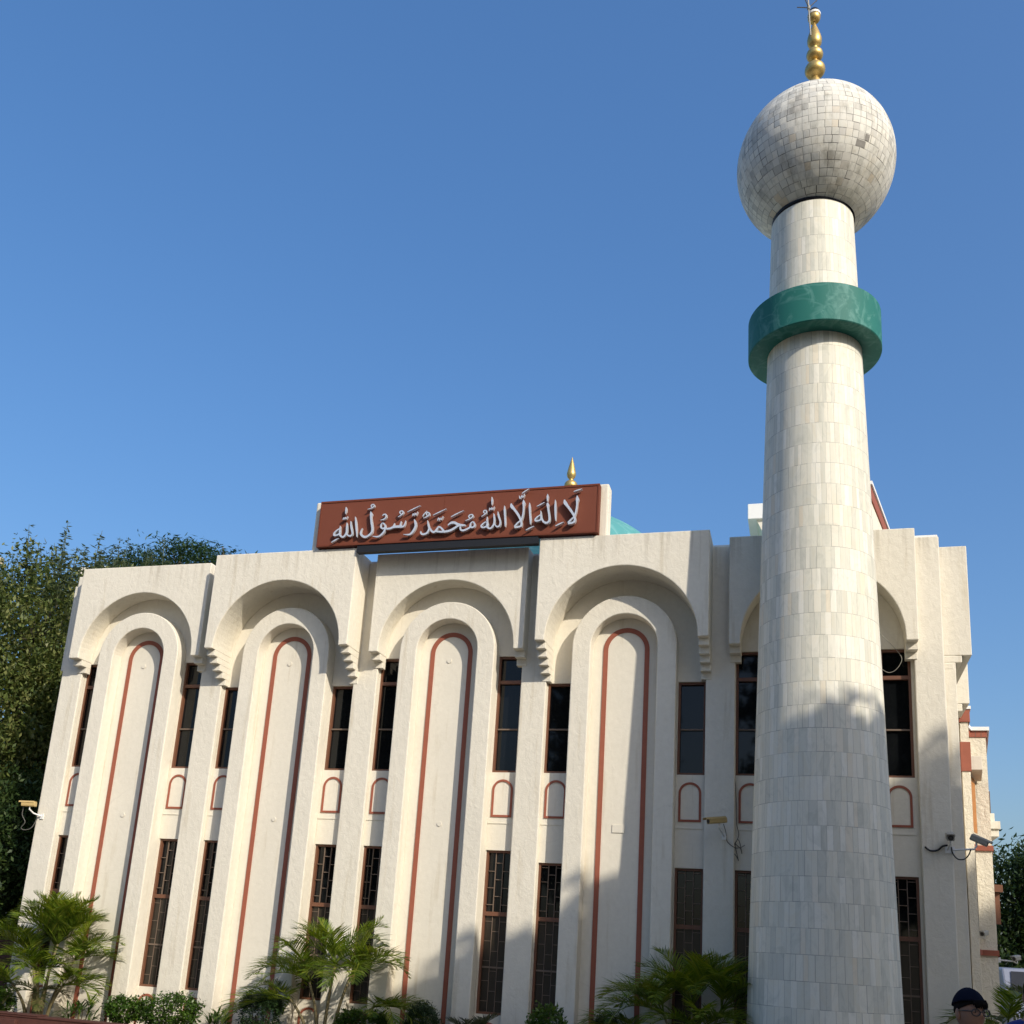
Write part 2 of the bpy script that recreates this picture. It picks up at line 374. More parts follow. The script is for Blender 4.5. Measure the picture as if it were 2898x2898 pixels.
def wall_with_holes(mb, x0, x1, z0, z1, holes, y, depth):
    xs = sorted({x0, x1, *[h[0] for h in holes], *[h[1] for h in holes]}); zs = sorted({z0, z1, *[h[2] for h in holes], *[h[3] for h in holes]})
    inh = lambda cx, cz: any(h[0] < cx < h[1] and h[2] < cz < h[3] for h in holes)
    for i in range(len(xs) - 1):
        for j in range(len(zs) - 1):
            if not inh((xs[i] + xs[i + 1]) / 2, (zs[j] + zs[j + 1]) / 2):
                mb.add([(xs[i], y, zs[j]), (xs[i + 1], y, zs[j]), (xs[i + 1], y, zs[j + 1]), (xs[i], y, zs[j + 1])], [(0, 1, 2, 3)])
    for a, c, d, e in holes:
        v = [(a, y, d), (c, y, d), (c, y, e), (a, y, e), (a, y + depth, d), (c, y + depth, d), (c, y + depth, e), (a, y + depth, e)]
        mb.add(v, [(0, 4, 5, 1), (1, 5, 6, 2), (2, 6, 7, 3), (3, 7, 4, 0)])
    # outer edges
    v = [(x0, y, z0), (x1, y, z0), (x1, y, z1), (x0, y, z1), (x0, y + .25, z0), (x1, y + .25, z0), (x1, y + .25, z1), (x0, y + .25, z1)]
    mb.add(v, [(1, 5, 6, 2), (2, 6, 7, 3), (3, 7, 4, 0)])

holes = []; WIN = []
for i, c in enumerate(CX):
    ut = 5.735 if DEEP[i] else 6.19
    lt = 2.965 if i >= 3 else 3.125
    lb = 0.75
    for s in (-1, 1):
        a, d = sorted((c + s * WO, c + s * WI))
        holes.append((a, d, 4.32, ut)); holes.append((a, d, lb, lt))
        WIN.append((a, d, 4.32, ut, 'upper', i, s)); WIN.append((a, d, lb, lt, 'lower', i, s))
mb = MB(); wall_with_holes(mb, XL, XR, -0.05, 7.86, holes, 0.0, 0.16)
mb.build("front_wall", M['smooth_stucco'], mosque)
# body of the building behind the front wall
mb = MB(); mb.prism([(XL, .252), (XR, .252), (3.30, 10.6), (XL - 1.2, 10.6)], -0.05, 7.6)
mb.build("rear_body", M['stucco'], mosque)
mb = MB(); mb.box(XL, XR, 0.02, 0.24, 7.862, 7.93)
mb.build("coping", M['white_paint'], mosque, bevel=0.008)  # white slab stands in for the wall top's sky-lit edge

def arch_pts(cx, r, zs, n=28, flip=False):
    p = [(cx + r * math.cos(t), zs + r * math.sin(t)) for t in np.linspace(0, math.pi, n + 1)]
    return p

def ring_extrude(mb, outer, inner, y0, y1, close_bottom=True):
    """outer / inner: equal-length XZ polylines (right foot -> over the top -> left foot)"""
    n = len(outer); v = []
    for y in (y0, y1):
        v += [(x, y, z) for x, z in outer] + [(x, y, z) for x, z in inner]
    F = []
    O0, I0, O1, I1 = 0, n, 2 * n, 3 * n
    for k in range(n - 1):
        F += [(O0 + k, O0 + k + 1, I0 + k + 1, I0 + k), (O1 + k, I1 + k, I1 + k + 1, O1 + k + 1), (O0 + k, O1 + k, O1 + k + 1, O0 + k + 1), (I0 + k, I0 + k + 1, I1 + k + 1, I1 + k)]
    for k in (0, n - 1):
        F.append((O0 + k, I0 + k, I1 + k, O1 + k))
    mb.add(v, F)

SPR = 6.25
# ---- tall arch surrounds and red bands
for i, c in enumerate(CX):
    if i == 4: continue
    mb = MB()
    oz = [(c + .80, -0.05)] + arch_pts(c, .80, SPR) + [(c - .80, -0.05)]
    iz = [(c + .512, -0.05)] + arch_pts(c, .512, SPR) + [(c - .512, -0.05)]
    ring_extrude(mb, oz, iz, -.262, -0.001)
    mb.build("arch_surround", M['stucco'], mosque, bevel=0.014)
    mb = MB()
    oz = [(c + .357, -0.05)] + arch_pts(c, .357, SPR) + [(c - .357, -0.05)]
    iz = [(c + .285, -0.05)] + arch_pts(c, .285, SPR) + [(c - .285, -0.05)]
    ring_extrude(mb, oz, iz, -.014, -0.0005)
    mb.build("red_arch_band", M['red_paint'], mosque)
    for z, sx in (((3.5, .02), (6.13, -.03)) if i < 3 else ()):
        mb = MB(); n = 20; rr = .038
        v = [(c + sx + rr * math.cos(t), -.012, z + rr * math.sin(t)) for t in np.linspace(0, 2 * math.pi, n, endpoint=False)]
        v2 = [(p[0], -.001, p[2]) for p in v]
        mb.add(v + v2, [tuple(range(n))] + [(k, (k + 1) % n, n + (k + 1) % n, n + k) for k in range(n)])
        mb.build("wall_disc", M['smooth_stucco'], mosque)
# square cover plate in the fourth bay
mb = MB(); mb.box(-2.80, -2.615, -.012, -.001, 3.44, 3.56); mb.build("cover_plate", M['smooth_stucco'], mosque, bevel=0.004)

# ---- pilasters
edges = [XL] + [None] * 5
for k in range(6):
    a = XL if k == 0 else CX[k - 1] + 1.222
    d = XR if k == 5 else CX[k] - 1.222
    if k == 5: a = 1.452
    mb = MB(); mb.box(a, d, -.105, -0.001, -0.05, 7.855)
    mb.build("pilaster", M['stucco'], mosque, bevel=0.016)

# ---- hoods (canopies) with stepped corbels
for i, c in enumerate(CX):
    F = .655 if DEEP[i] else .385
    ho = 1.305 if DEEP[i] else 1.30; hi = 1.15 if DEEP[i] else 1.135
    zb = 6.245 if DEEP[i] else 6.20; top = 7.905 if DEEP[i] else 7.885
    spr = 6.225
    hl = ho + (.03 if i == 0 else 0)
    mb = MB()
    inner = [(c + hi, zb)] + arch_pts(c, hi, spr + .02, 40) + [(c - hi, zb)]
    # outer rectangle resampled to the same count, walking right foot -> corner -> corner -> left foot
    n = len(inner); outer = []
    for k, (x, z) in enumerate(inner):
        if k == 0: outer.append((c + ho, zb)); continue
        if k == n - 1: outer.append((c - hl, zb)); continue
        t = (k - 1) / (n - 3)
        if t < .25: outer.append((c + ho, zb + (top - zb) * (t + .02) / .27 if t < .24 else top))
        elif t > .75: outer.append((c - hl, zb + (top - zb) * (1 - t + .02) / .27 if t > .76 else top))
        else: outer.append((c + ho - (ho + hl) * (t - .25) / .5, top))
    ring_extrude(mb, outer, inner, -F, -0.002)
    mb.build("arched_hood", M['stucco'], mosque, bevel=0.014)
    nst = 6 if DEEP[i] else 3
    ys = np.linspace(-F, -.115 if DEEP[i] else -.12, nst)
    for s in (-1, 1):
        x0, x1 = sorted((c + s * (hl if s < 0 else ho), c + s * hi))
        mb = MB(); prof = [(-0.002, zb + .0)]
        zc = zb
        for k in range(1, nst):
            mb.box(x0 + .002, x1 - .002, ys[k], -0.002, zb - .1015 * k, zb - .1015 * (k - 1) - (.0 if k > 1 else 0.0))
        mb.build("stepped_corbel", M['stucco'], mosque, bevel=0.006)

# ---- windows (frame > pane, glazing bars)
def window(a, d, z0, z1, kind, i):
    f = MB(); t = .034; y0, y1 = .035, .115
    f.box(a, a + t, y0, y1, z0, z1); f.box(d - t, d, y0, y1, z0, z1)
    f.box(a + t, d - t, y0 + .003, y1, z0, z0 + t); f.box(a + t, d - t, y0 + .003, y1, z1 - t, z1)
    bars = MB(); pane = MB(); low = None
    if kind == 'upper':
        if not DEEP[i]: f.box(a + t, d - t, y0 + .006, y1, 5.745, 5.80)
        bars.box(a + t, d - t, .055, .09, 5.0, 5.022)
        pane.box(a + t - .01, d - t + .01, .094, .108, z0 + t - .01, z1 - t + .01)
    else:
        tr = 2.145 if i >= 3 else 2.185
        f.box(a + t, d - t, y0 + .006, y1, tr - .03, tr + .03)
        w3 = (d - a - 2 * t) / 3; yy = (.058, .082)
        for q in (1, 2): bars.box(a + t + w3 * q - .006, a + t + w3 * q + .006, *yy, tr + .03, z1 - t)
        stp = .248 if i < 3 else .212
        for q in range(3):
            z = tr + .03 + (stp * .42 if q != 1 else stp * .92)
            while z < z1 - t - .03:
                bars.box(a + t + w3 * q + .006, a + t + w3 * (q + 1) - .006, yy[0] + .002, yy[1] - .002, z - .005, z + .005); z += stp
        pane.box(a + t - .01, d - t + .01, .094, .108, tr + .02, z1 - t + .01)
        low = MB(); low.box(a + t - .01, d - t + .01, .078, .108, z0 + t - .01, tr - .02)
        gr = MB()
        for q in (1, 2): gr.box(a + t + w3 * q - .005, a + t + w3 * q + .005, .066, .0775, z0 + t, tr - .03)
        for q in range(3):
            z = z0 + t + (.15 if q != 1 else .29)
            while z < tr - .06:
                gr.box(a + t + w3 * q + .005, a + t + w3 * (q + 1) - .005, .068, .0775, z - .004, z + .004); z += .285
        gr.box(a + t, d - t, .060, .0755, 1.40, 1.425)
    fo = f.build("window", M['frame'], mosque)
    pane.build("pane", M['glass'], fo)
    bars.build("glazing_bars", M['muntin'], fo)
    if low:
        low.build("brown_pane", M['brown_glass'], fo); gr.build("grille", M['muntin'], fo)
    return fo
for a, d, z0, z1, kind, i, s in WIN: window(a, d, z0, z1, kind, i)

# ---- small blind niches outlined in red, and the joint under each
for i, c in enumerate(CX):
    for s in (-1, 1):
        m_ = c + s * 1.007
        for zb, zt in ((3.627, 4.21), (0.05, 0.645)):
            r = .165; zs = zt - r; mb = MB()
            oz = [(m_ + r, zb)] + arch_pts(m_, r, zs, 20) + [(m_ - r, zb)]
            ri = r - .033
            iz = [(m_ + ri, zb + .034)] + arch_pts(m_, ri, zs, 20) + [(m_ - ri, zb + .034)]
            ring_extrude(mb, oz, iz, -.013, -0.0005)
            mb.add([(m_ - r, -.013, zb), (m_ + r, -.013, zb), (m_ + ri, -.013, zb + .034), (m_ - ri, -.013, zb + .034)], [(0, 1, 2, 3)])
            mb.add([(m_ - ri, -.013, zb + .034), (m_ + ri, -.013, zb + .034), (m_ + ri, -.0005, zb + .034), (m_ - ri, -.0005, zb + .034)], [(0, 1, 2, 3)])
            mb.build("niche_outline", M['red_paint'], mosque)
        mb = MB(); mb.box(m_ - .2, m_ + .2, -.010, -.0005, 3.527, 3.541)
        mb.build("string_ledge", M['smooth_stucco'], mosque)

# ---- hoods of the two side fronts, seen end-on at both corners
def side_hood(name_y0, y1, xin, xout, top, zb, steps):
    mb = MB(); x0, x1 = sorted((xin, xout)); mb.box(x0, x1, name_y0, y1, zb, top)
    for k, (xe, za, zc) in enumerate(steps):
        p, q = sorted((xin, xe)); mb.box(p, q, name_y0 + .003, y1 - .003, za, zc)
    mb.build("side_hood", M['stucco'], mosque, bevel=0.012)
side_hood(.255, 2.2, 1.80, 2.262, 7.83, 6.15, [(2.128, 6.045, 6.149), (2.015, 5.945, 6.044)])
side_hood(3.2, 5.0, 2.1, 2.62, 7.9, 6.17, [(2.505, 6.04, 6.169), (2.4, 5.93, 6.039)])
side_hood(.255, 2.2, -12.85, -13.27, 7.81, 6.15, [(-13.14, 6.045, 6.149), (-13.03, 5.945, 6.044)])
mb = MB(); mb.box(1.848, 2.04, .262, .9, -.05, 7.6); mb.build("side_pilaster", M['stucco'], mosque, bevel=.012)
mb = MB(); mb.prism([(1.9, 3.0), (2.36, 3.0), (2.62, 5.2), (1.9, 5.2)], -.05, 7.6); mb.build("side_pilaster", M['stucco'], mosque)
# plaster blocks carrying the sign
for x0, x1, zt in ((-7.955, -7.60, 8.80), (-3.22, -2.935, 8.80)):
    mb = MB(); mb.box(x0, x1, -.585, -.34, 7.907, zt); mb.build("parapet_block", M['smooth_stucco'], mosque, bevel=0.03)
# turquoise dome and its finial on the roof
mb = MB(); R_ = 2.84; zc = 11.24 - R_
prof = [(R_, 7.5)] + [(R_ * math.cos(t), zc + R_ * math.sin(t)) for t in np.linspace(0, math.pi / 2, 22)]
prof[-1] = (0.0, zc + R_)
mb.lathe(prof, 56, -5.17, 6.0)
dome = mb.build("dome", M['dome'], mosque, smooth_angle=50)
def bulb(z, r, n=8, sq=1.0): return [(r * math.sin(t), z - r * sq * math.cos(t)) for t in np.linspace(.35, math.pi - .35, n)]
mb = MB()
mb.lathe([(.2, 11.1), (.17, 11.4), (.06, 11.55), (.05, 11.9)] + bulb(12.06, .155, 9, .9) + [(.045, 12.20), (.05, 12.23)] + [(.085, 12.27), (.106, 12.33), (.104, 12.38), (.085, 12.47), (.05, 12.62), (.022, 12.72), (.0, 12.80)], 24, -5.17, 6.0)
mb.build("dome_finial", M['gold'], dome, smooth_angle=60)

# ================================================================== SIGN
sign = thing("sign_board", "long brown sign board with raised steel Arabic lettering on the roof edge", "sign", (-5.43, -.72, 7.93))
SO = Vector((-5.43, -.72, 7.93))
def loc(mb):
    mb.v = [(p[0] - SO.x, p[1] - SO.y, p[2] - SO.z) for p in mb.v]; return mb
mb = MB(); mb.box(-7.765, -3.09, -.712, -.592, 7.962, 8.705); loc(mb).build("board", M['board'], sign)
mb = MB()
mb.box(-7.80, -3.055, -.722, -.588, 7.925, 7.961); mb.box(-7.80, -3.055, -.722, -.588, 8.706, 8.742)
mb.box(-7.80, -7.766, -.720, -.589, 7.961, 8.706); mb.box(-3.089, -3.055, -.720, -.589, 7.961, 8.706)
loc(mb).build("rim", M['board_edge'], sign, bevel=.004)
mb = MB(); mb.box(-5.60, -5.592, -.7145, -.7119, 7.962, 8.705); loc(mb).build("panel_seam", M['board_edge'], sign)
mb = MB()
mb.box(-7.06, -4.0, -.705, -.60, 7.80, 7.9235)
loc(mb).build("support_rail", M['black_steel'], sign)
LETTERS = [[[(-7.119,8.404,0.009),(-7.097,8.306,0.034),(-7.072,8.173,0.032),(-7.051,8.042,0.012)],[(-7.191,8.329,0.011),(-7.175,8.24,0.032),(-7.149,8.152,0.032),(-7.139,8.099,0.03),(-7.171,8.066,0.032),(-7.221,8.086,0.027),(-7.247,8.113,0.027)],[(-7.259,8.307,0.011),(-7.25,8.227,0.036),(-7.245,8.14,0.037),(-7.269,8.08,0.039),(-7.306,8.056,0.036),(-7.35,8.084,0.036),(-7.373,8.129,0.032)],[(-7.372,8.256,0.009),(-7.371,8.19,0.032),(-7.372,8.12,0.036),(-7.426,8.093,0.032),(-7.462,8.095,0.032),(-7.47,8.126,0.03),(-7.435,8.168,0.029),(-7.382,8.209,0.021)],[(-7.337,8.364,0.013),(-7.327,8.399,0.013),(-7.311,8.371,0.02),(-7.297,8.406,0.013),(-7.28,8.374,0.02),(-7.254,8.421,0.007)],[(-7.305,8.592,0.007),(-7.298,8.547,0.031),(-7.298,8.503,0.023),(-7.304,8.468,0.007)],[(-7.501,7.97,0.009),(-7.438,8.006,0.025),(-7.375,8.038,0.009)],[(-6.85,8.479,0.009),(-6.836,8.43,0.053),(-6.835,8.378,0.035),(-6.817,8.289,0.04),(-6.795,8.201,0.039),(-6.791,8.123,0.039),(-6.833,8.064,0.04),(-6.899,8.033,0.042),(-6.964,8.063,0.041),(-6.991,8.117,0.03),(-6.969,8.194,0.007)],[(-6.614,8.264,0.026),(-6.576,8.232,0.03),(-6.567,8.188,0.031),(-6.6,8.164,0.031),(-6.637,8.187,0.03),(-6.641,8.231,0.026),(-6.614,8.264,0.026)],[(-6.567,8.188,0.031),(-6.573,8.119,0.038),(-6.623,8.053,0.038),(-6.681,8.026,0.031),(-6.778,8.04,0.007)],[(-6.556,8.157,0.031),(-6.478,8.157,0.04),(-6.42,8.179,0.045),(-6.334,8.183,0.047),(-6.256,8.178,0.034),(-6.226,8.22,0.026),(-6.217,8.284,0.007)],[(-6.405,8.248,0.007),(-6.421,8.188,0.035)],[(-6.291,8.275,0.007),(-6.305,8.19,0.038)],[(-6.907,8.522,0.009),(-6.847,8.536,0.019),(-6.802,8.564,0.023),(-6.801,8.595,0.021),(-6.832,8.601,0.021),(-6.852,8.58,0.021),(-6.831,8.553,0.018)],[(-6.631,8.391,0.014),(-6.607,8.412,0.024),(-6.572,8.405,0.026),(-6.567,8.361,0.026),(-6.599,8.329,0.023),(-6.662,8.313,0.007)],[(-6.359,8.349,0.007),(-6.318,8.372,0.021),(-6.282,8.405,0.026),(-6.277,8.443,0.023),(-6.313,8.454,0.021),(-6.332,8.43,0.021),(-6.303,8.393,0.017)]],[[(-6.068,8.294,0.01),(-6.047,8.245,0.039),(-6.034,8.193,0.038),(-6.045,8.133,0.041),(-6.086,8.063,0.041),(-6.134,8.031,0.031),(-6.233,8.041,0.007)],[(-6.201,8.427,0.01),(-6.098,8.477,0.021),(-5.983,8.528,0.009)],[(-6.108,8.352,0.01),(-6.095,8.394,0.012),(-6.079,8.359,0.019),(-6.061,8.401,0.012),(-6.045,8.365,0.019),(-6.018,8.424,0.009)],[(-5.912,8.301,0.007),(-5.863,8.32,0.022),(-5.819,8.352,0.026),(-5.822,8.39,0.022),(-5.852,8.397,0.019),(-5.867,8.376,0.02),(-5.848,8.345,0.017)],[(-5.927,8.332,0.007),(-5.909,8.366,0.02),(-5.859,8.427,0.009)],[(-5.836,8.258,0.009),(-5.817,8.189,0.031),(-5.798,8.119,0.03),(-5.818,8.052,0.037),(-5.862,8.025,0.037),(-5.908,8.027,0.036),(-5.936,8.054,0.024),(-5.934,8.08,0.007)],[(-5.806,8.154,0.025),(-5.767,8.092,0.034),(-5.721,8.051,0.037),(-5.681,8.07,0.037),(-5.636,8.135,0.029),(-5.592,8.116,0.03),(-5.56,8.08,0.037),(-5.545,8.054,0.034)],[(-5.68,8.061,0.034),(-5.604,8.05,0.034),(-5.511,8.048,0.04),(-5.429,8.064,0.043),(-5.358,8.102,0.042),(-5.302,8.137,0.037),(-5.236,8.139,0.033),(-5.187,8.139,0.025)],[(-5.482,8.152,0.012),(-5.431,8.191,0.042),(-5.373,8.192,0.047),(-5.304,8.158,0.042),(-5.22,8.141,0.03)],[(-5.059,8.191,0.025),(-5.031,8.151,0.028),(-5.036,8.109,0.033),(-5.068,8.094,0.033),(-5.102,8.104,0.03),(-5.101,8.147,0.026),(-5.082,8.179,0.025),(-5.059,8.191,0.025)],[(-5.109,8.092,0.033),(-5.18,8.058,0.036),(-5.238,8.053,0.037),(-5.268,8.084,0.025),(-5.266,8.122,0.02)],[(-5.75,8.343,0.01),(-5.649,8.388,0.02),(-5.531,8.441,0.008)],[(-5.44,8.294,0.01),(-5.36,8.336,0.022),(-5.231,8.392,0.007)],[(-5.666,8.244,0.01),(-5.649,8.29,0.014),(-5.633,8.25,0.02),(-5.615,8.288,0.014),(-5.605,8.261,0.02),(-5.571,8.315,0.008)],[(-5.193,8.215,0.007),(-5.128,8.237,0.022),(-5.077,8.272,0.025),(-5.075,8.306,0.022),(-5.113,8.312,0.02),(-5.14,8.284,0.02),(-5.113,8.253,0.017)],[(-4.776,8.597,0.008),(-4.768,8.541,0.03),(-4.767,8.499,0.021),(-4.77,8.461,0.007)],[(-4.83,8.261,0.008),(-4.828,8.181,0.03),(-4.815,8.113,0.033),(-4.866,8.082,0.031),(-4.907,8.085,0.028),(-4.918,8.115,0.025),(-4.883,8.151,0.025),(-4.832,8.181,0.016)],[(-4.929,8.267,0.007),(-4.886,8.294,0.02),(-4.851,8.326,0.023),(-4.85,8.364,0.02),(-4.883,8.37,0.018),(-4.897,8.346,0.02),(-4.875,8.315,0.016)]],[[(-4.659,8.339,0.008),(-4.647,8.274,0.029),(-4.62,8.199,0.029),(-4.606,8.148,0.028),(-4.616,8.098,0.029),(-4.642,8.078,0.029),(-4.672,8.091,0.024),(-4.694,8.125,0.022)],[(-4.726,8.312,0.007),(-4.713,8.244,0.031),(-4.705,8.171,0.03),(-4.717,8.11,0.033),(-4.746,8.067,0.033),(-4.781,8.058,0.033),(-4.819,8.088,0.031),(-4.827,8.133,0.026)],[(-4.557,8.431,0.007),(-4.55,8.363,0.03),(-4.537,8.25,0.029),(-4.524,8.138,0.027),(-4.523,8.074,0.011)],[(-4.802,8.362,0.016),(-4.797,8.407,0.012),(-4.776,8.377,0.019),(-4.763,8.416,0.012),(-4.749,8.376,0.019),(-4.72,8.427,0.007)],[(-4.448,8.461,0.016),(-4.435,8.412,0.059),(-4.388,8.353,0.043),(-4.335,8.283,0.043),(-4.293,8.207,0.038),(-4.268,8.15,0.032),(-4.26,8.105,0.032),(-4.268,8.067,0.034),(-4.321,8.054,0.034),(-4.368,8.045,0.021)],[(-4.369,8.062,0.027),(-4.335,8.11,0.029),(-4.294,8.146,0.027),(-4.269,8.173,0.024)],[(-4.25,8.512,0.008),(-4.243,8.456,0.052),(-4.242,8.411,0.032),(-4.24,8.344,0.027),(-4.243,8.266,0.027),(-4.259,8.183,0.027),(-4.274,8.156,0.024)],[(-4.283,8.622,0.011),(-4.229,8.657,0.022),(-4.167,8.695,0.006)],[(-4.322,8.587,0.008),(-4.314,8.545,0.018),(-4.295,8.543,0.018),(-4.279,8.593,0.011),(-4.271,8.553,0.018),(-4.251,8.569,0.016),(-4.24,8.61,0.008)],[(-4.147,8.452,0.006),(-4.144,8.393,0.029),(-4.132,8.281,0.03),(-4.117,8.169,0.032),(-4.114,8.089,0.011)],[(-4.181,7.993,0.011),(-4.117,8.025,0.024),(-4.052,8.052,0.008)]],[[(-3.958,8.306,0.008),(-3.95,8.239,0.024),(-3.947,8.181,0.027),(-3.961,8.149,0.03),(-4.0,8.139,0.03),(-4.034,8.141,0.027),(-4.038,8.17,0.025),(-4.004,8.205,0.025),(-3.962,8.236,0.019)],[(-3.858,8.433,0.019),(-3.851,8.4,0.048),(-3.846,8.358,0.032),(-3.829,8.273,0.033),(-3.815,8.198,0.033),(-3.814,8.132,0.035),(-3.847,8.096,0.038),(-3.896,8.112,0.036),(-3.926,8.155,0.032),(-3.949,8.214,0.024)],[(-3.862,8.58,0.008),(-3.862,8.542,0.032),(-3.862,8.501,0.024),(-3.863,8.459,0.01)],[(-4.026,8.382,0.01),(-3.968,8.411,0.019),(-3.902,8.445,0.008)],[(-3.734,8.475,0.008),(-3.728,8.367,0.032),(-3.72,8.242,0.03),(-3.711,8.125,0.014)],[(-3.711,8.035,0.011),(-3.649,8.064,0.024),(-3.584,8.093,0.009)],[(-3.587,8.466,0.019),(-3.573,8.415,0.06),(-3.531,8.354,0.044),(-3.481,8.285,0.044),(-3.438,8.216,0.039),(-3.412,8.157,0.036),(-3.406,8.115,0.036),(-3.424,8.08,0.036),(-3.47,8.066,0.034),(-3.513,8.06,0.023)],[(-3.513,8.077,0.031),(-3.473,8.119,0.031),(-3.435,8.154,0.028),(-3.417,8.182,0.025)],[(-3.39,8.523,0.008),(-3.382,8.465,0.056),(-3.385,8.411,0.033),(-3.386,8.345,0.028),(-3.394,8.271,0.028),(-3.41,8.198,0.027),(-3.417,8.174,0.023)],[(-3.448,8.594,0.009),(-3.379,8.614,0.022),(-3.317,8.631,0.009)]]]
def smooth_stroke(st, sub=5):
    P = np.array(st, float); n = len(P); out = []
    for k in range(n - 1):
        p0, p1, p2, p3 = P[max(k - 1, 0)], P[k], P[k + 1], P[min(k + 2, n - 1)]
        for t in np.linspace(0, 1, sub, endpoint=False):
            out.append(.5 * ((2 * p1) + (p2 - p0) * t + (2 * p0 - 5 * p1 + 4 * p2 - p3) * t * t + (3 * p1 - p0 - 3 * p2 + p3) * t ** 3))
    out.append(P[-1]); return np.array(out)
LETTERS = [LETTERS[0], LETTERS[1][:3], LETTERS[1][3:15], LETTERS[1][15:] + LETTERS[2][:4], LETTERS[2][4:], LETTERS[3]]
cnt = 0
for group in LETTERS:
    mb = MB()
    for st in group:
        q = smooth_stroke(st); n = len(q); L_, R2 = [], []
        for k in range(n):
            d = q[min(k + 1, n - 1), :2] - q[max(k - 1, 0), :2]; d = d / (np.linalg.norm(d) + 1e-9); nn = np.array([-d[1], d[0]])
            hw = max(q[k, 2], .004) * .5 * .86
            L_.append(q[k, :2] + nn * hw); R2.append(q[k, :2] - nn * hw)
        yf = -.778 - .0004 * cnt; yb = -.738; cnt += 1
        v = [(p[0], yf, p[1]) for p in L_] + [(p[0], yf, p[1]) for p in R2] + [(p[0], yb, p[1]) for p in L_] + [(p[0], yb, p[1]) for p in R2]
        F = []
        for k in range(n - 1):
            F += [(k, k + 1, n + k + 1, n + k), (2 * n + k, 3 * n + k, 3 * n + k + 1, 2 * n + k + 1), (k, 2 * n + k, 2 * n + k + 1, k + 1), (n + k, n + k + 1, 3 * n + k + 1, 3 * n + k)]
        F += [(0, n, 3 * n, 2 * n), (n - 1, 3 * n - 1, 4 * n - 1, 2 * n - 1)]
        mb.add(v, F)
        # two stand-off pins hold each stroke to the board
        pm = q[n // 2]; mb.box(pm[0] - .004, pm[0] + .004, yb, -.7125, pm[1] - .004, pm[1] + .004)
    loc(mb).build("lettering", M['steel'], sign)

# ================================================================== MINARET
MX, MY = 0.145, -1.2
minaret = thing("minaret", "tall tapering round minaret clad in pale marble slabs, teal ring and tiled globe on top", "minaret", (MX, MY, 0))
def rad(z): return .957 - .0288 * z
def shell(name, mat, z0, z1, nz=24, na=96):
    vs, fs, uvs = [], [], []
    for i in range(nz + 1):
        z = z0 + (z1 - z0) * i / nz
        for k in range(na):
            a = 2 * math.pi * k / na; vs.append((rad(z) * math.cos(a), rad(z) * math.sin(a), z))
    for i in range(nz):
        for k in range(na):
            q = i * na + k; r_ = i * na + (k + 1) % na; fs.append((q, r_, r_ + na, q + na))
            za, zb_ = z0 + (z1 - z0) * i / nz, z0 + (z1 - z0) * (i + 1) / nz
            uvs += [(k / na, za), ((k + 1) / na, za), ((k + 1) / na, zb_), (k / na, zb_)]
    me = bpy.data.meshes.new(name); me.from_pydata(vs, [], fs); me.materials.append(mat)
    uv = me.uv_layers.new(name="UVMap"); uv.data.foreach_set("uv", np.array(uvs, np.float32).ravel())
    me.polygons.foreach_set("use_smooth", [True] * len(me.polygons))
    ob = bpy.data.objects.new(name, me); COL.objects.link(ob); ob.parent = minaret; return ob
shell("shaft", M['tiles'], -.05, 10.45)
shell("neck", M['tiles'], 10.70, 12.512, 6)
# black collar just below the globe
mb = MB(); r0 = rad(12.55) - .004
mb.lathe([(r0, 12.513), (r0, 12.66)], 64); ob = mb.build("collar", M['dark_tiles'], minaret, smooth=True)
uv = ob.data.uv_layers.new(name="UVMap")
for lp in ob.data.loops:
    co = ob.data.vertices[lp.vertex_index].co; uv.data[lp.index].uv = ((math.atan2(co.y, co.x) / (2 * math.pi)) % 1.0, co.z)
# teal ring
mb = MB(); rb = .935
mb.lathe([(rad(10.4) - .02, 10.285), (rb - .012, 10.28), (rb, 10.292), (rb, 10.865), (rb - .012, 10.877), (rad(10.9) - .02, 10.872)], 96)
mb.build("balcony_ring", M['teal'], minaret, smooth_angle=35)
# globe
GZ, GR = 13.585, 1.172; na, nl = 96, 56; lat0 = -math.acos(.56 / GR)
vs, fs, uvs = [], [], []
lats = np.linspace(lat0, math.pi / 2 - .06, nl + 1)
for la in lats:
    for k in range(na):
        a = 2 * math.pi * k / na; vs.append((GR * math.cos(la) * math.cos(a), GR * math.cos(la) * math.sin(a), GZ + GR * math.sin(la)))
for i in range(nl):
    for k in range(na):
        q = i * na + k; r_ = i * na + (k + 1) % na; fs.append((q, r_, r_ + na, q + na))
        uvs += [(k / na, lats[i]), ((k + 1) / na, lats[i]), ((k + 1) / na, lats[i + 1]), (k / na, lats[i + 1])]
top = [nl * na + k for k in range(na)]; fs.append(tuple(top)); uvs += [(k / na, lats[-1]) for k in range(na)]
me = bpy.data.meshes.new("globe"); me.from_pydata(vs, [], fs); me.materials.append(M['globe'])
uv = me.uv_layers.new(name="UVMap"); uv.data.foreach_set("uv", np.array(uvs, np.float32).ravel())
me.polygons.foreach_set("use_smooth", [True] * len(me.polygons))
globe = bpy.data.objects.new("globe", me); COL.objects.link(globe); globe.parent = minaret
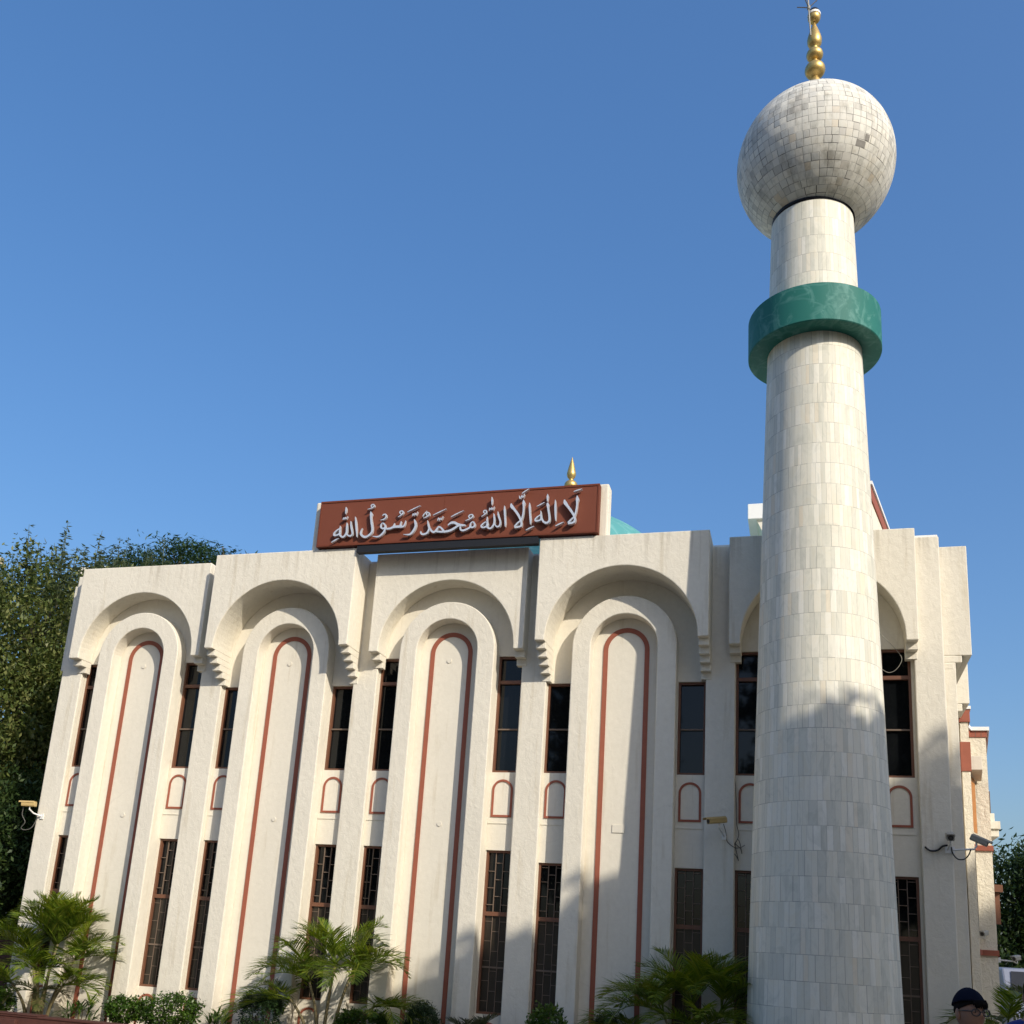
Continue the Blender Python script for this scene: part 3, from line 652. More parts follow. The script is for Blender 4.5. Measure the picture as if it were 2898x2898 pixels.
for lat, lon, sx_, sz_ in ((-18.3, -50.3, .075, .09), (-23.6, -54.8, .15, .09)):
    mb = MB(); la0 = math.radians(lat); lo0 = math.radians(lon); rr = GR + .004; vv = []
    for r_ in (rr, rr - .02):
        for dx, dz in ((-1, -1), (1, -1), (1, 1), (-1, 1)):
            la = la0 + dz * sz_ / 2 / GR; lo = lo0 + dx * sx_ / 2 / (GR * math.cos(la)); vv.append((r_ * math.cos(la) * math.cos(lo), r_ * math.cos(la) * math.sin(lo), GZ + r_ * math.sin(la)))
    mb.add(vv, [(0, 1, 2, 3), (4, 7, 6, 5), (0, 4, 5, 1), (1, 5, 6, 2), (2, 6, 7, 3), (3, 7, 4, 0)])
    mb.build("bare_patch", M['bare_mortar'], globe)
# missing slabs on the globe: two shallow dark patches with raised rims, and the hook near the neck
mb = MB(); mb.tube([(.08, -.60, 12.72), (.08, -.66, 12.78), (.08, -.64, 12.86)], .012, 6); mb.tube([(.08, -.64, 12.86), (.08, -.66, 12.89)], .025, 6)
mb.build("hook", M['grey_metal'], globe)
# finial
def prof_finial():
    p = [(.10, 14.70), (.098, 14.95), (.092, 15.17), (.06, 15.235), (.047, 15.27)]
    p += bulb(15.405, .158, 11, .86) + [(.046, 15.565), (.046, 15.585)] + bulb(15.70, .13, 10, .86) + [(.05, 15.83), (.052, 15.85)]
    p += [(.085, 15.875), (.110, 15.93), (.114, 15.985), (.106, 16.04), (.085, 16.12), (.05, 16.23), (.022, 16.31), (.015, 16.335), (.015, 16.36)]
    return p
mb = MB(); mb.lathe(prof_finial(), 32)
fin = mb.build("finial", M['gold'], minaret, smooth_angle=60)
mb = MB(); mb.lathe([(.02, 16.345)] + [(.1 * math.sin(t), 16.44 - .1 * math.cos(t)) for t in np.linspace(.4, 1.75, 8)], 28); mb.build("finial_ball", M['gold'], fin, smooth_angle=60)
mb = MB(); mb.lathe([(.103, 16.47), (.104, 16.50), (.098, 16.515)], 28); mb.build("white_band", M['white_paint'], fin, smooth_angle=60)
mb = MB(); mb.lathe([(.092, 16.514), (.088, 16.55), (.066, 16.59), (.03, 16.615), (0, 16.62)], 24); mb.build("beacon", M['black_plastic'], fin, smooth_angle=60)
mb = MB(); px, py = -.025, -.13
mb.tube([(0.0, py, 15.97), (px, py, 16.50)], .011, 8); mb.tube([(px, py, 16.50), (-.06, py, 17.5)], .013, 8)
rod = mb.build("lightning_rod", M['grey_metal'], minaret)
mb = MB(); mb.lathe([(.022, 16.49), (.028, 16.505), (.028, 16.54), (.022, 16.555)], 12, px, py); mb.build("clamp", M['grey_metal'], rod)
mb = MB()
for dx, dy, dz in ((-.18, -.02, .03), (.13, .0, .12), (.05, .12, -.05), (-.05, -.14, .02)): mb.tube([(px, py, 16.525), (px + dx, py + dy, 16.525 + dz)], .008, 6)
mb.build("cross_arms", M['cable'], rod)
globe.location.x = .055; fin.location.x = .078; rod.location.x = .02

# ================================================================== ANNEX, ROOFTOP STAIR TOWER, FAR BUILDINGS
annex = thing("annex_building", "rough plastered annex with brick red string courses behind the right corner of the mosque", "building", (2.9, 5, 0))
def off(mb, o): mb.v = [(p[0] - o[0], p[1] - o[1], p[2] - o[2]) for p in mb.v]; return mb
AO = (2.9, 5, 0)
mb = MB(); mb.prism([(1.9, 5.3), (2.76, 5.3), (2.98, 6.0), (3.275, 6.0), (3.6, 8.4), (1.9, 8.4)], -.05, 6.19)
off(mb, AO).build("wall", M['rough_stucco'], annex)
mb = MB(); mb.prism([(2.6, 4.3), (2.735, 4.3), (2.80, 5.298), (2.6, 5.298)], -.05, 6.10); off(mb, AO).build("buttress", M['rough_stucco'], annex)
for p, z0, z1, m_, nm in ((((1.9, 5.28), (2.775, 5.28), (3.0, 5.98), (3.295, 5.98), (3.62, 8.42), (1.9, 8.42)), 6.192, 6.315, 'red_paint', 'tile_band'),
                      (((1.9, 5.24), (2.80, 5.24), (3.02, 5.94), (3.335, 5.94), (3.66, 8.46), (1.9, 8.46)), 6.317, 6.39, 'white_paint', 'coping'),
                      (((2.58, 4.27), (2.765, 4.27), (2.835, 5.296), (2.58, 5.296)), 6.102, 6.33, 'red_paint', 'tile_band'),
                      (((2.56, 4.25), (2.785, 4.25), (2.86, 5.294), (2.56, 5.294)), 6.332, 6.39, 'white_paint', 'coping'),
                      (((1.9, 5.26), (2.79, 5.26), (3.01, 5.96), (3.295, 5.96), (3.62, 8.42), (1.9, 8.42)), 4.02, 4.12, 'red_paint', 'string_course'),
                      (((1.9, 5.26), (2.79, 5.26), (3.01, 5.96), (3.295, 5.96), (3.62, 8.42), (1.9, 8.42)), 2.12, 2.22, 'red_paint', 'string_course')):
    mb = MB(); mb.prism(p, z0, z1); off(mb, AO).build(nm, M[m_], annex, bevel=.004)
mb = MB()
for x in (3.09, 3.19): mb.box(x, x + .008, 5.976, 5.979, 6.2, 6.31)
off(mb, AO).build("tile_joint", M['muntin'], annex)
mb = MB(); mb.prism([(2.585, 4.28), (2.752, 4.28), (2.818, 5.29), (2.585, 5.29)], 5.214, 5.74); off(mb, AO).build("red_panel", M['red_paint'], annex, bevel=.004)
mb = MB(); mb.add([(2.86, 5.35, 5.44), (3.09, 5.35, 5.44), (3.15, 5.95, 5.33), (2.92, 5.95, 5.33), (2.86, 5.35, 5.70), (3.09, 5.35, 5.70), (3.15, 5.95, 5.70), (2.92, 5.95, 5.70)], [(0, 3, 2, 1), (4, 5, 6, 7), (0, 1, 5, 4), (1, 2, 6, 5), (2, 3, 7, 6), (3, 0, 4, 7)])
off(mb, AO).build("sunshade", M['smooth_stucco'], annex, bevel=.006)
mb = MB(); mb.prism([(2.85, 5.46), (2.862, 5.45), (3.03, 5.93), (3.018, 5.94)], 4.33, 5.36)
off(mb, AO).build("shutter", M['orange_wood'], annex)
mb = MB(); mb.box(3.62, 3.86, 9.2, 10.4, 5.03, 5.2); mb.box(3.62, 3.96, 9.15, 10.45, 4.86, 5.025); mb.box(3.60, 3.93, 9.2, 10.4, 4.70, 4.855)
mb.box(3.2, 3.6, 8.43, 11.0, -.05, 5.9)
off(mb, AO).build("rear_balcony", M['smooth_stucco'], annex, bevel=.006)
mb = MB(); mb.box(3.58, 3.81, 9.3, 10.3, 5.205, 5.70); off(mb, AO).build("balcony_screen", M['muntin'], annex)
mb = MB(); mb.box(3.42, 3.55, 7.2, 7.24, 2.75, 3.35); mb.box(3.42, 3.60, 7.1, 7.19, 3.36, 3.5); off(mb, AO).build("side_window", M['frame'], annex)

pent = thing("stair_tower", "rooftop stair tower with red edged roof, half hidden behind the minaret", "building", (.2, 7, 7.4)); PO = (.2, 7, 7.4)
mb = MB(); mb.prism([(-.78, 6.0), (1.30, 6.0), (1.88, 8.8), (-.78, 8.8)], 7.4, 11.33); off(mb, PO).build("wall", M['stucco'], pent)
mb = MB(); mb.prism([(-.80, 5.98), (1.325, 5.98), (1.905, 8.82), (-.80, 8.82)], 11.335, 11.62); off(mb, PO).build("red_band", M['red_paint'], pent)
mb = MB(); mb.prism([(-.82, 5.95), (1.355, 5.95), (1.94, 8.85), (-.82, 8.85)], 11.625, 11.70); off(mb, PO).build("roof_slab", M['white_paint'], pent)
mb = MB(); mb.box(-1.2, -.825, 5.95, 8.0, 10.98, 11.33); off(mb, PO).build("roof_overhang", M['white_paint'], pent, bevel=.01)
mb = MB(); mb.add([(-1.02, 6.02, 10.978), (-.785, 6.02, 10.978), (-.785, 6.02, 10.45), (-1.02, 7.9, 10.978), (-.785, 7.9, 10.978), (-.785, 7.9, 10.45)], [(0, 1, 2), (3, 5, 4), (0, 2, 5, 3), (0, 3, 4, 1), (1, 4, 5, 2)])
off(mb, PO).build("bracket", M['smooth_stucco'], pent)

def far_block(name, label, x, y, w_, d_, h, col, floors):
    t = thing(name, label, "building", (x, y, 0))
    mb = MB(); mb.box(-w_ / 2, w_ / 2, 0, d_, 0, h); mb.build("wall", col, t)
    mb = MB(); mb.box(-w_ / 2 - .2, w_ / 2 + .2, -.2, d_ + .2, h + .003, h + .35); mb.build("roof_slab", col, t)
    for fl in range(floors):
        for k in range(3):
            xx = -w_ / 2 + w_ * (k + .5) / 3; zz = 1.2 + fl * (h / floors)
            mb = MB(); mb.box(xx - .6, xx + .6, -.03, .02, zz, zz + 1.3); f = mb.build("window", M['white_paint'], t)
            mb = MB(); mb.box(xx - .5, xx + .5, -.045, -.031, zz + .1, zz + 1.2); mb.build("pane", M['glass'], f)
M['far_wall'] = simple('weathered_far_plaster', (0.50, 0.42, 0.31), 0.9, var=0.25, scale=1.2)
M['far_white'] = simple('far_white_plaster', (0.72, 0.68, 0.60), 0.9, var=0.1, scale=1.2)
far_block("apartment_block", "distant weathered beige block at the left edge above the trees", -49.3, 20.0, 11.0, 9.0, 21.0, M['far_wall'], 5)
far_block("apartment_block", "distant white block glimpsed through leaves over the mosque roof", -34.4, 26.0, 1.8, 3.0, 18.8, M['far_white'], 6)

# ================================================================== PLANTING
def tube_quads(pts, rads, n=5):
    mb = MB(); mb.tube(pts, rads, n); V = np.array(mb.v, float); Q = [f for f in mb.f if len(f) == 4]
    return V, np.array(Q, int)

def frond_arrays(base, az, el, L, droop, nl=26, lmax=.30, width=.022, rng=RNG, vee=.55, fwd=.75, start=.16):
    """one feather palm frond: a bending rachis with leaflets on both sides"""
    N = 14; p = np.array(base, float); e = el; pts = [p.copy()]; dirs = []
    for k in range(N):
        d = np.array([math.cos(az) * math.cos(e), math.sin(az) * math.cos(e), math.sin(e)]); dirs.append(d)
        p = p + d * L / N; pts.append(p.copy()); e -= droop / N * (.4 + 1.3 * k / N)
    dirs.append(dirs[-1]); pts = np.array(pts); dirs = np.array(dirs)
    V, Q = tube_quads(pts, list(np.linspace(.010, .003, N + 1)), 4); Vs = [V]; Qs = [Q]; o = len(V)
    side = np.array([-math.sin(az), math.cos(az), 0.0])
    for k in range(nl):
        t = start + (1 - start) * (k + .5) / nl; f = t * N; i = min(int(f), N - 1); q = pts[i] + (pts[i + 1] - pts[i]) * (f - i); d = dirs[i]
        up = np.cross(side, d) * -1.0; up = up / np.linalg.norm(up)
        if up[2] < 0: up = -up
        ll = lmax * (math.sin(math.pi * min(1, (t - start) / (1 - start) * .80 + .17)) ** .8) * rng.uniform(.88, 1.1)
        for s in (-1, 1):
            if rng.random() < .04: continue
            dd = side * s * rng.uniform(.85, 1.05) + d * (fwd + .5 * t) + up * vee * rng.uniform(.6, 1.25); dd /= np.linalg.norm(dd)
            dn = dd + np.array([0, 0, -1.0]) * rng.uniform(.1, .42); dn /= np.linalg.norm(dn)
            wv = np.cross(dd, up); wv = wv / (np.linalg.norm(wv) + 1e-9)
            wv = wv * .8 + up * rng.uniform(-.4, .4); w_ = width * rng.uniform(.8, 1.15) * .5
            m_ = q + dd * ll * .5; tp = m_ + dn * ll * .5
            Vs.append(np.array([q - wv * w_ * .5, q + wv * w_ * .5, m_ + wv * w_, m_ - wv * w_, tp + wv * w_ * .12, tp - wv * w_ * .12]))
            Qs.append(np.array([(0, 1, 2, 3), (3, 2, 4, 5)]) + o); o += 6
    return np.concatenate(Vs), np.concatenate(Qs)

def palm(name, label, loc, canes, fronds, mats, group=None, trunk_mat=None, seed=1):
    """canes: (dx, dy, height, lean_az, lean); fronds: (cane, az, el, L, droop, leaflet, matkey)"""
    rng = np.random.default_rng(seed)
    t = thing(name, label, "palm", loc, group=group)
    tops = []
    for dx, dy, h, la, ln in canes:
        pts = [(dx + math.cos(la) * ln * h * s * s, dy + math.sin(la) * ln * h * s * s, -.03 + h * s) for s in np.linspace(0, 1, 7)]
        mb = MB(); mb.tube(pts, list(np.linspace(.032, .016, 7)), 8); mb.build("cane", trunk_mat or M['cane'], t, smooth=True)
        tops.append(pts[-1])
    for c, az, el, L, dr, ll, mk in fronds:
        V, Q = frond_arrays(tops[c], az, el, L, dr, int(L * 32) + 6, ll * 1.12, rng=rng)
        quads_object("frond", V, Q, M[mk], t)
    return t

def ringfronds(c, n, el0, el1, L0, L1, d0, d1, ll, mk, rng, a0=0.0, span=2 * math.pi):
    out = []
    for k in range(n):
        out.append((c, a0 + span * (k + rng.uniform(-.3, .3)) / n, rng.uniform(el0, el1), rng.uniform(L0, L1), rng.uniform(d0, d1), ll * rng.uniform(.9, 1.1), mk))
    return out
R_ = np.random.default_rng(3)

# planting bed along the foot of the mosque
b = MB(); b.box(-17.0, 6.0, -1.42, -.02, -.045, .13); tag(b.build("planting_bed", M['soil']), kind='structure')
kerb = MB(); kerb.box(-17.0, 6.0, -1.60, -1.422, -.045, .272); kerb.box(-17.0, 6.0, -1.615, -1.405, .273, .30)
tag(kerb.build("bed_kerb", M['brick_kerb'], bevel=.006), "low dark red brick kerb along the front of the planting bed", "kerb")
b = MB(); b.box(-11.62, -11.30, -1.66, -1.60, .0, .235); b.box(-12.6, -10.95, -1.625, -1.395, .301, .318)
tag(b.build("kerb_step", M['brick_kerb'], bevel=.006), "thicker red kerb block in front of the left palm", "kerb")

# left palm: dense clump, many canes
fr = []
cl = [(0, 0, 1.22, 1.2, .10), (.10, .06, 1.0, .3, .30), (-.12, .03, 1.02, 2.9, .28), (.04, -.1, .82, 5.0, .3), (-.06, .12, 1.2, 2.0, .12), (.16, -.02, .62, 5.9, .55), (-.18, -.06, .60, 3.6, .5), (.02, .02, .5, 4.5, .3)]
fr += ringfronds(0, 10, .75, 1.35, .9, 1.15, .9, 1.6, .36, 'palm_leaf', R_) + ringfronds(1, 9, .35, 1.0, .8, 1.0, 1.2, 1.9, .30, 'palm_leaf', R_, -1.3, 3.6)
fr += ringfronds(2, 9, .35, 1.15, .9, 1.15, 1.1, 1.8, .33, 'palm_leaf', R_, 1.9, 3.6) + ringfronds(3, 9, .3, .9, .75, .95, 1.2, 1.8, .29, 'palm_leaf', R_, 3.6, 3.4)
fr += ringfronds(4, 9, .7, 1.35, .8, 1.05, .9, 1.6, .34, 'palm_leaf', R_, .8) + ringfronds(5, 6, .1, .7, .7, .9, 1.2, 1.7, .28, 'palm_leaf', R_, -1.0, 2.4)
fr += ringfronds(6, 6, .1, .7, .7, .95, 1.1, 1.7, .28, 'palm_leaf', R_, 2.2, 2.4) + ringfronds(7, 6, .0, .5, .5, .7, 1.0, 1.8, .22, 'old_palm', R_)
fr += [(0, .9, 1.45, .95, .4, .30, 'young_palm'), (1, 1.3, 1.4, .8, .5, .26, 'young_palm')]
fr += ringfronds(0, 8, 1.0, 1.45, .9, 1.1, .5, 1.2, .33, 'palm_leaf', R_) + ringfronds(4, 6, .9, 1.4, .85, 1.0, .6, 1.3, .33, 'palm_leaf', R_)
fr = [(c_, a_, e_, L_ * .90, d_, l_, m_) for c_, a_, e_, L_, d_, l_, m_ in fr]
palm("areca_palm", "bushy green areca palm at the left corner of the mosque, densest of the palms", (-11.62, -.78, .13), cl, fr, None, "palms in the bed", seed=11)

# second palm: two main canes, open crown with one yellow-green young frond
cl = [(0, 0, 1.22, .4, .06), (.12, .02, 1.08, .5, .18), (-.10, .04, .95, 3.0, .25), (-.20, 0, .7, 3.3, .5), (.26, .05, .68, .1, .65)]
fr = ringfronds(0, 9, .55, 1.2, .85, 1.1, 1.4, 2.1, .33, 'palm_leaf', R_, .2) + ringfronds(1, 8, .25, .95, .9, 1.1, 1.3, 2.0, .31, 'palm_leaf', R_, -1.5, 3.3)
fr += ringfronds(2, 8, .35, 1.0, .9, 1.15, 1.4, 2.1, .33, 'palm_leaf', R_, 1.7, 3.3) + ringfronds(3, 6, .0, .6, .9, 1.15, 1.2, 1.8, .30, 'palm_leaf', R_, 2.1, 2.2)
fr += ringfronds(4, 7, .0, .5, .8, 1.05, 1.2, 1.8, .29, 'palm_leaf', R_, -1.1, 2.2) + ringfronds(0, 3, -.2, .2, .55, .7, .8, 1.2, .28, 'palm_leaf', R_, 3.6, 2.2)
fr += [(1, .5, 1.3, .95, .45, .26, 'young_palm'), (1, 1.0, 1.38, .8, .4, .24, 'young_palm'), (0, 2.9, 1.2, .75, .5, .2, 'palm_leaf')]
palm("areca_palm", "areca palm with a bright yellow-green young frond, in front of the second and third bays", (-6.66, -.95, .13), cl, fr, None, "palms in the bed", seed=12)

# third palm, in shade beside the minaret
cl = [(0, 0, 1.05, 1.2, .05), (.14, .02, 1.0, .2, .25), (-.14, .05, .88, 3.0, .25), (.05, -.12, .75, 5.2, .3), (.24, .0, .7, 6.1, .5), (-.26, -.03, .65, 3.3, .55), (.0, .1, 1.02, 1.5, .1)]
fr = ringfronds(0, 10, .6, 1.3, .85, 1.05, 1.2, 1.9, .34, 'palm_leaf', R_) + ringfronds(1, 9, .3, 1.0, .85, 1.1, 1.2, 1.9, .34, 'palm_leaf', R_, -1.6, 3.4)
fr += ringfronds(2, 9, .3, 1.0, .9, 1.15, 1.3, 2.1, .35, 'palm_leaf', R_, 1.8, 3.2) + ringfronds(3, 8, .2, .8, .7, .95, 1.2, 1.8, .30, 'palm_leaf', R_, 3.5, 3.6)
fr += ringfronds(4, 5, .1, .7, .75, 1.0, 1.2, 1.8, .29, 'palm_leaf', R_, -1.2, 2.4) + ringfronds(5, 5, .1, .6, .8, 1.05, 1.3, 1.9, .30, 'palm_leaf', R_, 2.2, 2.2) + ringfronds(6, 5, .7, 1.3, .75, 1.0, .9, 1.5, .30, 'palm_leaf', R_)
palm("areca_palm", "dark green areca palm in shade at the foot of the minaret", (-1.50, -1.0, .13), cl, fr, None, "palms in the bed", seed=13)

# fourth palm behind the people
cl = [(0, 0, 1.0, 2.9, .15), (.2, .05, 1.0, .3, .2), (.4, 0, .9, .2, .3)]
fr = ringfronds(0, 7, .2, 1.0, .8, 1.0, 1.3, 2.0, .30, 'palm_leaf', R_) + ringfronds(1, 7, .3, 1.2, .8, 1.0, 1.0, 1.8, .30, 'old_palm', R_) + ringfronds(2, 6, .3, 1.2, .7, .9, 1.0, 1.8, .30, 'palm_leaf', R_)
palm("areca_palm", "shaded areca palm behind the two people at the right", (2.45, -.6, .13), cl, fr, None, "palms in the bed", seed=14)

# small spiky date palm
cl = [(0, 0, .30, 0, 0)]
fr = ringfronds(0, 10, .15, .6, .5, .66, .7, 1.4, .17, 'blue_palm', R_) + ringfronds(0, 7, .8, 1.3, .5, .6, .5, 1.0, .16, 'blue_palm', R_)
palm("date_palm", "small grey-green spiky palm in shade between the third and fourth bays", (-4.42, -.95, .13), cl, fr, None, None, seed=15)

def raphis(label, loc, n, seed, hscale=1.0):
    """lady palm: canes topped with fans of stiff fingers"""
    rng = np.random.default_rng(seed); t = thing("lady_palm", label, "plant", loc, group="lady palms in the bed")
    for k in range(n):
        a = rng.uniform(0, 2 * math.pi); r = rng.uniform(.0, .17); h = rng.uniform(.08, .30) * hscale
        bx, by = r * math.cos(a), r * math.sin(a); tip = np.array([bx * 1.5, by * 1.5, h])
        mb = MB(); mb.tube([(bx, by, -.03), tuple(tip)], [.008, .005], 6); mb.build("stem", M['cane'], t)
        Vs, Qs, o = [], [], 0
        for q in range(9):
            az = a + rng.uniform(-1.7, 1.7); el = rng.uniform(-.1, 1.25); L = rng.uniform(.17, .27) * hscale
            d = np.array([math.cos(az) * math.cos(el), math.sin(az) * math.cos(el), math.sin(el)]); d2 = d + np.array([0, 0, -.45]); d2 /= np.linalg.norm(d2)
            s = np.cross(d, [0, 0, 1]); s /= np.linalg.norm(s) + 1e-9; wd = .014
            m_ = tip + d * L * .55; tp = m_ + d2 * L * .45
            Vs.append(np.array([tip - s * wd * .4, tip + s * wd * .4, m_ + s * wd, m_ - s * wd, tp + s * wd * .3, tp - s * wd * .3])); Qs.append(np.array([(0, 1, 2, 3), (3, 2, 4, 5)]) + o); o += 6
        quads_object("fan", np.concatenate(Vs), np.concatenate(Qs), M['bush_leaf'], t)
raphis("low fan-leaved lady palm beside the left palm clump", (-10.72, -.95, .13), 15, 21, 1.15)
raphis("low fan-leaved lady palm at the foot of the second arch", (-8.36, -.95, .24), 10, 22, 1.0)

def leaves_in(rng, centers, n, spread, size, droop=.35, aspect=.45, flat=1.0):
    """leaf-sized folded quads scattered round clump centres"""
    c = centers[rng.integers(0, len(centers), n)]; p = c + rng.normal(0, 1, (n, 3)) * np.array([spread, spread, spread * flat])
    az = rng.uniform(0, 2 * math.pi, n); el = rng.normal(-droop, .5, n)
    d = np.stack([np.cos(az) * np.cos(el), np.sin(az) * np.cos(el), np.sin(el)], 1)
    up = np.stack([rng.normal(0, .5, n), rng.normal(0, .5, n), np.ones(n)], 1)
    s = np.cross(d, up); s /= np.linalg.norm(s, axis=1, keepdims=True) + 1e-9
    L = size * rng.uniform(.65, 1.3, n)[:, None]; W = L * aspect * .5
    nrm = np.cross(s, d)
    a = p; m1 = p + d * L * .5 + s * W - nrm * W * .35; m2 = p + d * L * .5 - s * W - nrm * W * .35; tp = p + d * L
    V = np.stack([a, m1, tp, m2], 1).reshape(-1, 3); Q = np.arange(n * 4).reshape(-1, 4)
    return V, Q

def bush(name, label, loc, rx, ry, h, mat, n, leaf, seed, group=None, z0=.12, aspect=.5, upright=False, boxy=1.0):
    rng = np.random.default_rng(seed); t = thing(name, label, "shrub", loc, group=group)
    mb = MB()
    for k in range(4):
        a = k * 1.6; mb.tube([(0, 0, -.03), (rx * .2 * math.cos(a), ry * .2 * math.sin(a), z0), (rx * .5 * math.cos(a), ry * .5 * math.sin(a), h * .6)], [.018, .013, .006], 6)
    mb.build("stem", M['bark'], t)
    m = int(n / 14); u = rng.normal(0, 1, (m, 3)); u /= np.linalg.norm(u, axis=1, keepdims=True); u = np.sign(u) * np.abs(u) ** boxy
    u /= np.maximum(1, np.max(np.abs(u), axis=1, keepdims=True))
    rr = rng.uniform(.55, 1.0, (m, 1)) ** .5
    cen = u * rr * np.array([rx, ry, (h - z0) / 2]) * (1 + rng.normal(0, .03, (m, 1))) + np.array([0, 0, z0 + (h - z0) / 2])
    V, Q = leaves_in(rng, cen, n, leaf * .55, leaf, droop=-.5 if upright else -.1, aspect=aspect)
    quads_object("foliage", V, Q, M[mat], t)
    return t
BG = "clipped shrubs in the bed"
bush("clipped_bush", "rounded light green bush at the left edge of the bed", (-12.32, -1.05, .13), .34, .32, .52, 'bush_leaf', 2600, .055, 31, BG, .05)
bush("clipped_bush", "rounded bright green bush at the foot of the first arch", (-9.95, -.95, .16), .32, .3, .47, 'bush_leaf', 2800, .055, 32, BG, .1)
bush("clipped_bush", "wider green bush in front of the pilaster between first and second bays", (-9.17, -.95, .16), .43, .34, .58, 'bush_leaf', 3800, .055, 33, BG, .1, boxy=.8)
bush("clipped_bush", "tall dark column-shaped shrub left of the second palm", (-7.68, -.95, .13), .26, .25, .74, 'dark_bush', 11000, .042, 34, BG, .05, .4, boxy=.55)
bush("clipped_bush", "low flat-topped green bush right of the second palm", (-6.03, -.95, .13), .40, .32, .58, 'bush_leaf', 6500, .05, 35, BG, .1, boxy=.6)
bush("clipped_bush", "round dark conifer-like shrub at the foot of the third arch", (-5.19, -.95, .13), .25, .25, .76, 'dark_bush', 9000, .042, 36, BG, .1, .25, True)
bush("clipped_bush", "leafy green shrub with upright shoots in front of the fourth bay", (-3.40, -.95, .13), .25, .24, .86, 'bush_leaf', 2200, .06, 37, BG, .2, .5, True)
bush("clipped_bush", "dark low shrub left of the shaded palm", (-2.62, -.95, .13), .24, .22, .80, 'dark_bush', 6000, .045, 38, BG, .1, .4)

# ------------------------------------------------------------------ trees
def tree(name, label, loc, h, crown, leafmat_, nclump, nleaf, leaf, seed, shoots=(), group=None, trunk_r=.22, droop=.5, spread=.28, flat=1.0, aspect=.42, shoot_mat='bright_leaf', shell=.5):
    """crown: list of ellipsoids (cx, cy, cz, rx, ry, rz) filled with clumps of leaf-sized faces"""
    rng = np.random.default_rng(seed); t = thing(name, label, "tree", loc, group=group)
    mb = MB()
    tops = [(c[0], c[1], c[2]) for c in crown]
    mb.tube([(0, 0, -.1), (.05, .03, h * .2), (-.05, .06, h * .4), (0, 0, h * .62)], [trunk_r, trunk_r * .85, trunk_r * .65, trunk_r * .4], 10)
    for cx, cy, cz in tops:
        mb.tube([(0, 0, h * .25), (cx * .4, cy * .4, h * .25 + (cz - h * .25) * .5), (cx, cy, cz), (cx * 1.1, cy * 1.1, cz + .5)], [trunk_r * .5, trunk_r * .4, trunk_r * .25, .03], 8)
        for q in range(4):
            a = rng.uniform(0, 6.28); mb.tube([(cx, cy, cz - .2), (cx + .8 * math.cos(a), cy + .8 * math.sin(a), cz + rng.uniform(-.2, .9))], [.05, .015], 6)
    mb.build("trunk", M['bark'], t, smooth=True)
    cen = []
    vol = np.array([c[3] * c[4] * c[5] for c in crown]); vol = vol ** .75; vol /= vol.sum()
    for c, f in zip(crown, vol):
        m = max(6, int(nclump * f)); u = rng.normal(0, 1, (m, 3)); u /= np.linalg.norm(u, axis=1, keepdims=True)
        rr = (shell + (1 - shell) * rng.uniform(0, 1, (m, 1))) * (1 + rng.normal(0, .07, (m, 1)))
        cen.append(u * rr * np.array(c[3:6]) + np.array(c[:3]))
    cen = np.concatenate(cen); cen = cen[cen[:, 2] > .2]
    V, Q = leaves_in(rng, cen, nleaf, spread, leaf, droop, aspect, flat)
    Vs, Qs = [V], [Q]; o = len(V); mi = [np.zeros(len(Q), int)]
    for sx, sy, sz, sh in shoots:            # upright leafy shoots with paired leaves
        ax = np.array([rng.normal(0, .12), rng.normal(0, .12), 1.0]); k = int(sh / .06)
        v_, q_ = tube_quads([np.array([sx, sy, sz - .5]), np.array([sx, sy, sz]) + ax * sh * .5, np.array([sx, sy, sz]) + ax * sh], [.012, .009, .004], 4)
        Vs.append(v_); Qs.append(q_ + o); o += len(v_); mi.append(np.ones(len(q_), int))
        for q in range(k):
            p = np.array([sx, sy, sz]) + ax * sh * q / k + rng.normal(0, .02, 3)
            for s in range(3):
                az = rng.uniform(0, 6.28); el = rng.uniform(-.35, .35); L = .21 * (1 - .45 * q / k) * rng.uniform(.8, 1.2)
                d = np.array([math.cos(az) * math.cos(el), math.sin(az) * math.cos(el), math.sin(el)]); sd = np.cross(d, [0, 0, 1]); sd /= np.linalg.norm(sd)
                sd = sd * .8 + np.array([0, 0, rng.uniform(-.6, .6)])
                Vs.append(np.array([p, p + d * L * .5 + sd * L * .2, p + d * L, p + d * L * .5 - sd * L * .2])); Qs.append(np.arange(4)[None] + o); o += 4; mi.append(np.array([1]))
    quads_object("crown", np.concatenate(Vs), np.concatenate(Qs), [M[leafmat_], M[shoot_mat]], t, np.concatenate(mi))
    return t
rs = np.random.default_rng(5)
sh1 = [(rs.uniform(-2.2, 2.0), rs.uniform(-1.2, 1.2), 8.7 + rs.uniform(-.3, .4), rs.uniform(.8, 1.5)) for _ in range(30)]
tree("leafy_tree", "creeper-covered leafy tree rising left of the mosque with pale upright shoots on top", (-16.6, 3.0, 0), 9.8,
     [(0, 0, 7.8, 2.2, 1.8, 1.8), (-.3, -.2, 5.6, 2.3, 1.9, 1.9), (.4, .3, 3.6, 2.2, 1.8, 2.0), (1.2, .6, 6.4, 1.5, 1.4, 1.8), (-1.2, -.3, 2.6, 1.8, 1.6, 1.8)], 'vine_leaf', 2000, 80000, .125, 41, sh1, None, .25, .6, .22)
sh2 = [(rs.uniform(-2.2, 2.4), rs.uniform(-1.2, 1.2), 10.1 + rs.uniform(-.5, .5), rs.uniform(.8, 1.6)) for _ in range(24)]
